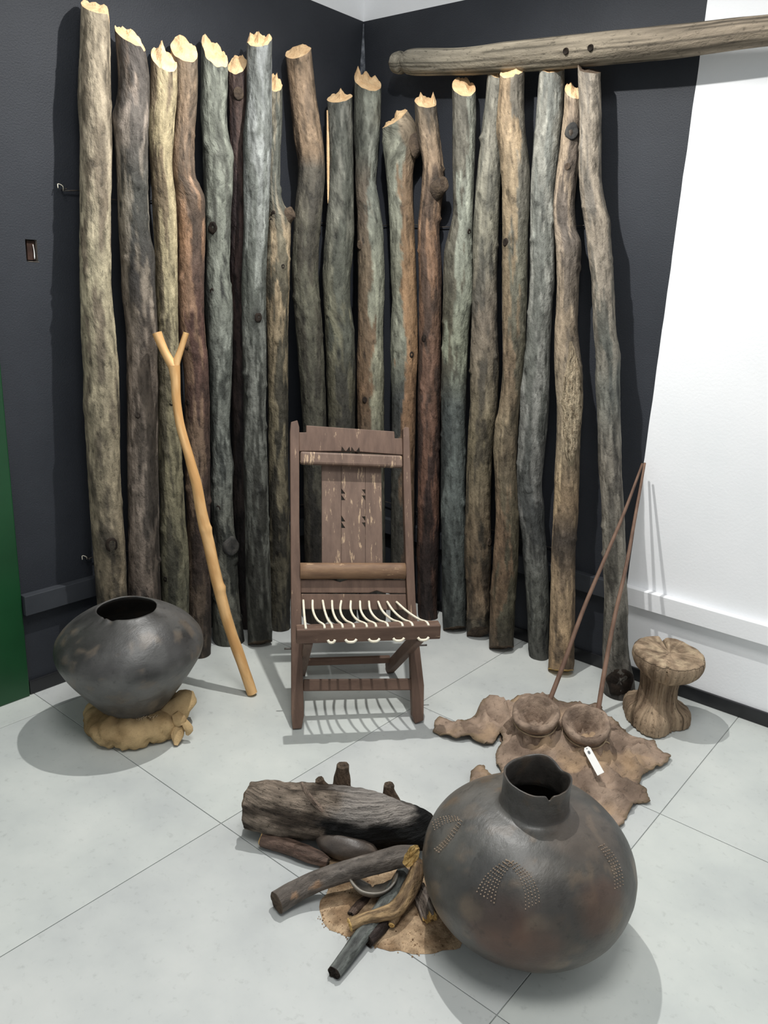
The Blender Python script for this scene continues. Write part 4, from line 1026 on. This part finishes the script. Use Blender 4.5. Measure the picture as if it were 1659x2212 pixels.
cells = [(i, j) for i in range(nx) for j in range(ny) if inside(x0+(i+.5)*stp, y0+(j+.5)*stp)]
cellset = set(cells)
hc1, hc2, hc3 = lin((118, 101, 88)), lin((156, 136, 119)), lin((166, 141, 114))
FLAP = fl(1062, 1535)
def hz(x, y, de):
    p = Vector((x, y, 0))
    n = noise.noise(p*8); n2 = noise.noise(p*19+Vector((4, 0, 0))); n3 = noise.noise(p*48)
    z = .008+.030*(1-min(1, abs(n)*2.6))**2+.014*(1-min(1, abs(n2)*2.4))**2+.004*n3
    z *= .45+.55*sm(0, .05, de)
    z += .016*sm(.025, 0, de)*max(0, nz(x*17, y*17, 4)+.15)*1.6
    for Bq, hh, ww in ((B1, .075, .085), (B2, .07, .085)):
        d = math.hypot(x-Bq.x, y-Bq.y); z += hh*math.exp(-(d/ww)**2)*(1+.12*math.sin(9*math.atan2(y-Bq.y, x-Bq.x)))
    d = math.hypot(x-FLAP.x, y-FLAP.y); z += .05*math.exp(-(d/.045)**2)
    return max(.0045, z)
def vid(i, j):
    if (i, j) in idx: return idx[(i, j)]
    x, y = x0+i*stp, y0+j*stp
    (sx, sy), de = snap(x, y)
    bnd = sum(((i+a, j+b_) in cellset) for a in (-1, 0) for b_ in (-1, 0)) < 4
    if bnd:
        f = 1.0+.0*1; x, y = x+(sx-x)*.9+.006*nz(x*45, y*45, 1), y+(sy-y)*.9+.006*nz(x*45, y*45, 5); de = 0
    z = hz(x, y, de)
    q = Vector((x, y, z)); idx[(i, j)] = len(vs); vs.append(q)
    n = noise.fractal(q*7, .9, 2, 5); c = mixc(hc1, hc2, sm(-.35, .35, n)); c = mixc(c, hc3, sm(.1, .6, noise.fractal(q*5+Vector((5, 0, 0)), .9, 2, 3)))
    if de < .008: c = mixc(c, lin((92, 80, 56)), .5)
    cl.append(c); return idx[(i, j)]
for i, j in cells: fs.append((vid(i, j), vid(i+1, j), vid(i+1, j+1), vid(i, j+1)))
bl_o = thing('hide_bellows', 'crumpled brown hide bellows with two tied bag mouths, spread on the floor', 'bellows', Vector((B1.x, B1.y, 0)))
h_ = obj('hide_sheet', vs, fs, 'hide', bl_o, cols=cl)
so = h_.modifiers.new('thickness', 'SOLIDIFY'); so.thickness = .004; so.offset = 0
camh = Vector((CAM.x-B1.x, CAM.y-B1.y, 0)).normalized()
for k, (Bq, tl, sd, side_t) in enumerate(((B1, .34, 2, -.05), (B2, .40, 6, .04))):
    axq = (Vector((0, 0, 1))+camh*tl+RT*side_t).normalized()
    pr = smooth_prof([(.125, -.125), (.108, -.085), (.090, -.050), (.075, -.016), (.071, -.003), (.077, .010), (.083, .022), (.081, .034), (.072, .040), (.063, .036), (.050, .020), (.034, -.004), (.020, -.026), (.009, -.045)], 5)
    def wobb(th, i, r, h):
        pl = math.sin(th*13+sd+1.5*nz(math.cos(th), math.sin(th), sd))+.6*math.sin(th*7+2*sd)
        inn = r < .066 and i > 40
        amp = .0042*(1-sm(-.03, .004, h)) if not inn else .0026*sm(.0, .05, r)
        return (amp*pl+.004*nz(math.cos(th)*2+sd, math.sin(th)*2, h*20), .005*nz(math.cos(th)*1.5+sd, math.sin(th)*1.5, 2)+(.0045*pl*sm(.0, .04, r) if inn else .0012*pl))
    def wc(th, r, h, i, q):
        n = noise.fractal(q*16, .9, 2, 4); return mixc(lin((118, 101, 88)), lin((156, 136, 119)), sm(-.4, .4, n))
    v2, f2, c2, u2 = lathe(pr, 90, Bq, axq, wobb, wc)
    for q in v2: q.z = max(q.z, .004)
    bm_ = obj('bag_mouth', v2, f2, 'hide', bl_o, cols=c2)
    e1 = axq.orthogonal().normalized(); e2 = axq.cross(e1)
    pts = [Bq+(e1*math.cos(t)+e2*math.sin(t))*(.0755+.001*math.sin(3*t))+axq*(-.005+.003*math.sin(2*t)) for t in [2*math.pi*q/24 for q in range(25)]]
    tube('tie_cord', pts, .0028, 'string', bm_, 6, step=.012)
kx = fl(1250, 1602, .06)
tube('tie_tail', [fl(1212, 1572, .10), fl(1228, 1588, .085), fl(1246, 1600, .07), fl(1262, 1612, .055)], .0028, 'string', bl_o, 6, step=.01)
tube('tie_tail', [fl(1246, 1600, .07), fl(1256, 1604, .074), fl(1250, 1610, .066)], [.004, .006, .003], 'string', bl_o, 6, step=.006)
tube('tie_tail', [fl(1300, 1602, .08), fl(1312, 1603, .078), fl(1316, 1606, .07)], .0024, 'string', bl_o, 6, step=.008)
# card tag on the string
def at_cam(x, y, z): return fl(x, y, z)
ta, tb = fl(1266, 1614, .088), fl(1298, 1672, .075)
tdir = (tb-ta).normalized(); tn0 = (CAM-ta).normalized(); tw = tdir.cross(tn0).normalized(); tn = tw.cross(tdir).normalized()
if tn.dot(tn0) < 0: tn = -tn
Lg = (tb-ta).length; hw = .0118
pg = [(-hw*.55, 0), (hw*.55, 0), (hw, .012), (hw, Lg), (-hw, Lg), (-hw, .012)]
vs = [ta+tw*a+tdir*b_+tn*k for k in (.0006, -.0006) for a, b_ in pg]
fs = [tuple(range(6)), tuple(range(11, 5, -1))]+[(i, i+6, (i+1) % 6+6, (i+1) % 6) for i in range(6)]
tg = thing('paper_tag', 'small white card tag tied to the bellows string', 'tag', ta)
o = obj('card', vs, fs, 'tag', tg, smooth=False)
bm = bmesh.new(); bm.from_mesh(o.data); bmesh.ops.recalc_face_normals(bm, faces=bm.faces[:]); bm.to_mesh(o.data); bm.free()
def flatmark(name, pts2):
    k = len(pts2); vs = [ta+tw*a+tdir*b_+tn*.0011 for a, b_ in pts2]
    obj(name, vs, [tuple(range(k))], 'ink', tg, smooth=False)
flatmark('eyelet', [(.0022*math.cos(t), .009+.0022*math.sin(t)) for t in [q*math.pi/6 for q in range(12)]])
for r_a, r_b, sh in ((.0085, .0042, 0), ):
    vs2, fs2 = [], []
    for q in range(24):
        t = q*math.pi/12
        for f in (1, .66): vs2.append(ta+tw*(r_b*f*math.cos(t))+tdir*(.028+r_a*f*math.sin(t))+tn*.0011)
    for q in range(24): fs2.append((2*q, 2*((q+1) % 24), 2*((q+1) % 24)+1, 2*q+1))
    obj('printed_oval', vs2, fs2, 'ink', tg, smooth=False)
flatmark('printed_bar', [(-.0022, .024), (.0022, .024), (.0022, .032), (-.0022, .032)])

# the two rods that stand in the bag mouths
TIP = on_y(1393, 1000, -.03)
for (bx, by, bz, lab, dx, sd) in ((1168, 1556, .085, 'thin brown rod standing in the left bag mouth, leaning to the wall', -.006, 1), (1281, 1590, .07, 'thin brown rod standing in the right bag mouth, leaning to the wall', .006, 2)):
    b0 = fl(bx, by, bz); tp = TIP+Vector((dx, -.008*sd, .006*sd-.009))
    pts = [b0.lerp(tp, t)+Vector((.004*math.sin(t*9+sd), .003*math.sin(t*7+sd), 0))*(t < .95) for t in (0, .2, .4, .6, .8, 1)]
    rd = tube('thin_rod', pts, [.0088, .0082, .0075, .0068, .006, .0045], 'rod', seg=12, loc=b0, step=.02)
    tag(rd, lab, 'rod', 'bellows rods')

# ------------------------------------------------------------------ hearth: sand, firewood, sherds
SC0 = fl(840, 1965); rad = {}
sand_px = [(688, 1962), (700, 1995), (735, 2018), (770, 2030), (815, 2046), (860, 2054), (905, 2062), (950, 2056), (992, 2046), (1020, 2010), (1010, 1960), (960, 1900), (900, 1850), (830, 1830), (760, 1835), (700, 1855), (682, 1885), (712, 1920), (700, 1940)]
sp = [fl(x, y) for x, y in sand_px]
cen = sum(sp, Vector())/len(sp)
bd = sorted([(math.atan2(p.y-cen.y, p.x-cen.x), math.hypot(p.x-cen.x, p.y-cen.y)) for p in sp])
bd = [(bd[-1][0]-2*math.pi, bd[-1][1])]+bd+[(bd[0][0]+2*math.pi, bd[0][1])]
vs, fs, cl = [cen+Vector((0, 0, .016))], [], [lin((150, 122, 92))]
NA, NR = 120, 26
for i in range(1, NR+1):
    f = i/NR
    for j in range(NA):
        a = -math.pi+2*math.pi*j/NA; r = interp(bd, a)*f*(1+.05*nz(math.cos(a)*6, math.sin(a)*6, 2)*f)
        x, y = cen.x+r*math.cos(a), cen.y+r*math.sin(a)
        z = .018*(1-f**2.2)+.008*nz(x*16, y*16, 1)*(1-f)+.0035*(nz(x*70, y*70, 3)+.3)*(1-f**4)+.0008
        q = Vector((x, y, max(.0007, z))); vs.append(q)
        n = noise.fractal(q*20, .9, 2, 4); c = mixc(lin((148, 122, 95)), lin((194, 167, 136)), sm(-.4, .4, n)); cl.append(c)
for j in range(NA): fs.append((0, 1+j, 1+(j+1) % NA))
for i in range(NR-1):
    for j in range(NA): a = 1+i*NA; fs.append((a+j, a+NA+j, a+NA+(j+1) % NA, a+(j+1) % NA))
rng = random.Random(5)
for k in range(520):     # crumbs
    a = rng.uniform(-math.pi, math.pi); r = interp(bd, a)*math.sqrt(rng.uniform(.02, 1.12)); s = rng.uniform(.0012, .0034)
    x, y = cen.x+r*math.cos(a), cen.y+r*math.sin(a); f = min(1, r/interp(bd, a)); z = .018*(1-f**2.2)+.001
    k0 = len(vs); c = mixc(lin((96, 72, 52)), lin((190, 160, 126)), rng.random())
    for d in ((1, 0, 0), (0, 1, 0), (-1, 0, 0), (0, -1, 0), (0, 0, 1)): vs.append(Vector((x, y, z))+Vector(d)*s*rng.uniform(.7, 1.2)); cl.append(c)
    for j in range(4): fs.append((k0+j, k0+(j+1) % 4, k0+4))
sand = obj('sand_heap', vs, fs, 'sand', loc=Vector((cen.x, cen.y, 0)), cols=cl)
sand['kind'] = 'stuff'; tag(sand, 'low heap of brown sand and crumbs beneath the firewood', 'sand')

def wood(name, label, pts, rads, mt, pal, seed, capm=('old_cut', 'old_cut'), seg=28, disp=.004, top=None, base=None, capjag=.005, paint=None, step=.008, front=None, zmin=.002, cat='firewood'):
    pts = [Vector(p) for p in pts]
    def cf(u, v, s, t, q):
        n = noise.fractal(Vector((u*1.4+seed, v*1.4, s*7)), .9, 2, 5); n2 = noise.fractal(Vector((u*4+seed, v*4, s*26)), .9, 2, 3)
        c = mixc(lin(pal[0]), lin(pal[1]), sm(-.3, .3, n)); c = tuple(x*(1+.45*n2) for x in c)
        return paint(u, v, s, t, q, c) if paint else c
    def dp(u, v, s, r, L): return disp*(nz(u*1.6+seed, v*1.6, s*11)+.5*nz(u*5, v*5+seed, s*36))
    vs, fs, cols, uvs, rings = sweep(pts, rads, seg, cf, dp, front or Vector((CAM.x-pts[0].x, CAM.y-pts[0].y, 1.2)), top, base, step=step)
    for q in vs:
        if q.z < zmin: q.z = zmin
    b0 = pts[0].copy(); b0.z = min(q.z for q in vs)
    t_ = thing(name, label, cat, b0, 'firewood on the hearth' if cat == 'firewood' else None)
    obj('bark', vs, fs, mt, t_, cols=cols, uvs=uvs)
    cap('broken_end', rings[0], seg, capm[0], t_, base or (lambda u, v: -.002), capjag, -1, seed, edge=vs[:seg])
    cap('broken_end', rings[-1], seg, capm[1], t_, top or (lambda u, v: .002), capjag, 1, seed+3, edge=vs[-seg:])
    return t_, rings
# the big half-charred log
bx = [(536, 1738, .085, 47), (570, 1742, .085, 52), (620, 1748, .085, 55), (680, 1752, .085, 58), (740, 1758, .085, 60), (800, 1768, .085, 58), (850, 1778, .08, 52), (900, 1790, .075, 44), (925, 1796, .072, 37)]
pts = [fl(x, y, z) for x, y, z, w in bx]; rads = [w/FPX*depth(p) for p, (x, y, z, w) in zip(pts, bx)]
chr_ = lin((20, 20, 20)); gry = lin((150, 144, 138))
def paint(u, v, s, t, q, c):
    n = noise.fractal(q*14, .9, 2, 4)
    up = q.z-.085
    c = mixc(c, gry, sm(.44, .6, t+.1*n)*sm(.02, .045, up+.02*n)*.85)
    c = mixc(c, chr_, sm(.36, .46, t+.12*n)*sm(.050, .026, up+.012*n))
    return mixc(c, chr_, sm(.90, .95, t+.05*n))
big, brg = wood('charred_log', 'thick cracked log, charred along one side, lying beside the big pot', pts, rads, 'rough_bark', ((72, 63, 55), (134, 121, 108)), 21, ('old_cut', 'char'), 48, .010, paint=paint, step=.006, front=Vector((CAM.x-pts[0].x, CAM.y-pts[0].y, 1.6)), cat='log', capjag=.012)
lo = min(q.z for q in [g[0] for g in brg])
for (x, y, dx, dy, s, l) in ((738, 1702, 2, -48, .020, 1), (842, 1722, -2, -26, .016, 1), (700, 1706, -10, -22, .014, 1)):
    P0 = fl(x, y, .12); P1 = near(x+dx, y+dy, P0)
    def cf(u, v, s_, t, q): return tuple(c*(1+.4*nz(u*3, v*3, s_*40)) for c in lin((98, 82, 68)))
    v2, f2, c2, u2, r2 = sweep([P0-(P1-P0)*.6, P0, P0.lerp(P1, .6), P1], [s*2.1, s*1.5, s*1.05, s*.95], 20, cf, lambda u, v, s_, r, L: .004*nz(u*2, v*2, s_*30), step=.006)
    st_ = obj('branch_stub', v2, f2, 'rough_bark', big, cols=c2, uvs=u2)
    cap('stub_end', r2[-1], 20, 'old_cut', st_, lambda u, v: .002, .006, 1, 4, edge=v2[-20:])
# bark ridge along the log, above the charred side
rp = [(650, 1690), (665, 1716), (690, 1745), (715, 1762), (760, 1764), (810, 1772), (860, 1786), (900, 1796)]
rpts = []
for x, y in rp:
    g = min(brg, key=lambda g: abs(project(g[0])[0]-x)); P = near(x, y, g[0]+(CAM-g[0]).normalized()*g[1]*.9); rpts.append(P)
tube('bark_ridge', rpts, [.004, .007, .008, .008, .007, .006, .005, .003], 'rough_bark', big, 10, cols=lin((148, 130, 116)), step=.01)

wood('dark_branch', 'short brown branch with a broken tip, poking out beneath the charred log',
    [fl(566, 1814, .024), fl(610, 1826, .023), fl(660, 1844, .022), fl(692, 1856, .020), fl(708, 1862, .018)], [.0185, .021, .021, .018, .012], 'bark', ((70, 54, 46), (98, 80, 70)), 31, ('yellow_cut', 'old_cut'))
wood('grey_branch', 'thick grey-brown branch with a yellow axe-cut end touching the big pot',
    [fl(598, 1950, .03), fl(628, 1932, .034), fl(680, 1905, .050), fl(740, 1884, .075), fl(800, 1867, .098), fl(860, 1851, .118), fl(889, 1849, .125)], [.0275, .027, .026, .0265, .027, .0275, .026], 'bark', ((84, 77, 71), (102, 95, 89)), 33, ('old_cut', 'yellow_cut'), disp=.0022,
    paint=lambda u, v, s, t, q, c: mixc(c, lin((138, 112, 90)), max(sm(.013, .009, math.hypot((u-.1)*.026, s-.045)+.010*nz(u*6, v*6, s*60)), sm(.011, .007, math.hypot((u-.2)*.03, (s-.115)*.5)+.010*nz(u*6, v*6, s*60)))*(v > 0)),
    top=lambda u, v: -.016*v-.010*u+.004*nz(u*3, v*3, 1), capjag=.004)
wood('slate_branch', 'slim slate-grey branch pointing toward the viewer from under the hearth sticks',
    [fl(722, 2102, .016), fl(752, 2062, .020), (fl(786, 2016, .026)), fl(820, 1970, .034), fl(848, 1924, .042), fl(872, 1882, .05)], [.017, .018, .0185, .0185, .018, .017], 'bark', ((76, 78, 76), (104, 108, 104)), 35, ('char', 'old_cut'), disp=.0018)
fk, fkr = wood('forked_branch', 'knobbly tan-brown bent branch lying across the slate-grey branch',
    [fl(757, 1998, .040), fl(790, 1985, .046), fl(825, 1974, .050), fl(850, 1966, .050), fl(872, 1944, .056), fl(888, 1914, .068), fl(900, 1884, .085), fl(904, 1868, .095)], [.0155, .0165, .018, .0215, .021, .021, .0195, .016], 'bark', ((104, 84, 62), (160, 134, 98)), 37, ('yellow_cut', 'old_cut'), disp=.0035)
v2, f2, c2, u2, r2 = sweep([fl(856, 1964, .05), fl(850, 1985, .035), fl(846, 1998, .03)], [.017, .014, .008], 16, lambda u, v, s, t, q: lin((120, 98, 72)), step=.006)
o_ = obj('side_stub', v2, f2, 'bark', fk, cols=c2, uvs=u2)
cap('stub_end', r2[-1], 16, 'yellow_cut', o_, lambda u, v: .002, .004, 1, 4, edge=v2[-16:])
wood('pale_broken_branch', 'short pale branch with a shattered end against the foot of the big pot',
    [fl(929, 1984, .022), fl(922, 1962, .028), fl(914, 1940, .034), fl(904, 1915, .04)], [.0205, .021, .02, .017], 'rough_bark', ((120, 108, 98), (168, 156, 146)), 39, ('yellow_cut', 'old_cut'), disp=.004, base=lambda u, v: .016*nz(u*3, v*3, 5), capjag=.012)
wood('charred_stick', 'short charred stick end below the bent branch', [fl(794, 2032, .016), fl(822, 2004, .018), fl(850, 1972, .02)], [.0165, .018, .016], 'bark', ((38, 32, 30), (58, 48, 44)), 41, ('char', 'char'))
wood('dark_twig', 'small dark twig on the sand behind the bent branch', [fl(758, 1978, .012), fl(778, 1955, .014), fl(800, 1936, .016)], [.010, .013, .010], 'bark', ((70, 56, 48), (94, 78, 68)), 43, ('char', 'char'))
# sherds
def sherd(name, label, c, axis, R0, a0, a1, h0, h1, col, seed, thick=.008):
    ax = axis.normalized(); e1 = (cdir-ax*cdir.dot(ax)).normalized(); e2 = ax.cross(e1); vs, fs, cl = [], [], []
    NA_, NH = 26, 14
    for s in (0, 1):
        for i in range(NH+1):
            for j in range(NA_+1):
                t = i/NH; w = j/NA_
                ed = min(t, 1-t, w, 1-w)
                aa = a0+(a1-a0)*w+.10*nz(t*4+seed, w, 1)*(abs(w-.5)*2); hh = h0+(h1-h0)*t+.05*(h1-h0)*nz(w*5+seed, t, 3)*(abs(t-.5)*2)
                ph = hh; rr_ = R0-s*thick*min(1, ed*6+.5)
                p = Vector(c)+(e1*math.cos(aa)+e2*math.sin(aa))*rr_*math.cos(ph)+ax*rr_*math.sin(ph)
                vs.append(p); n = noise.fractal(p*18, .9, 2, 4); cl.append(mixc(lin(col[0]), lin(col[1]), sm(-.4, .4, n)))
    W_ = NA_+1; O_ = (NH+1)*W_
    for i in range(NH):
        for j in range(NA_):
            a = i*W_+j; fs.append((a, a+1, a+W_+1, a+W_)); fs.append((O_+a, O_+a+W_, O_+a+W_+1, O_+a+1))
    rim = [j for j in range(W_)]+[i*W_+NA_ for i in range(1, NH+1)]+[NH*W_+j for j in range(NA_-1, -1, -1)]+[i*W_ for i in range(NH-1, 0, -1)]
    for a, b_ in zip(rim, rim[1:]+rim[:1]): fs.append((a, O_+a, O_+b_, b_))
    zmn = min(v.z for v in vs)
    if zmn < .003: vs = [v+Vector((0, 0, .003-zmn)) for v in vs]
    b0 = Vector((c[0], c[1], min(v.z for v in vs)))
    o = obj(name, vs, fs, 'clay', loc=b0, cols=cl); tag(o, label, 'potsherd'); return o
cdir = Vector((CAM.x-SC0.x, CAM.y-SC0.y, 0)).normalized(); sdir = Vector((RT.x, RT.y, 0)).normalized()
c0 = fl(806, 1878, .088)
sherd('pot_sherd', 'curved grey bowl sherd lying on the sand under the branches', tuple(c0), Vector((0, 0, 1))+cdir*.22, .066, -1.9, 1.7, -1.5, -.12, ((96, 92, 86), (132, 126, 116)), 3)
c1 = fl(735, 1850, .0)
wood('hearth_stone', 'smooth oval brown stone tucked between the charred log and grey branch', [fl(690, 1808, .040), fl(705, 1815, .042), fl(735, 1826, .042), fl(770, 1836, .040), fl(800, 1842, .036), fl(815, 1845, .034)], [.016, .032, .037, .036, .026, .010], 'clay', ((74, 66, 60), (92, 82, 74)), 51, ('old_cut', 'old_cut'), disp=.002, capjag=.001, cat='stone')
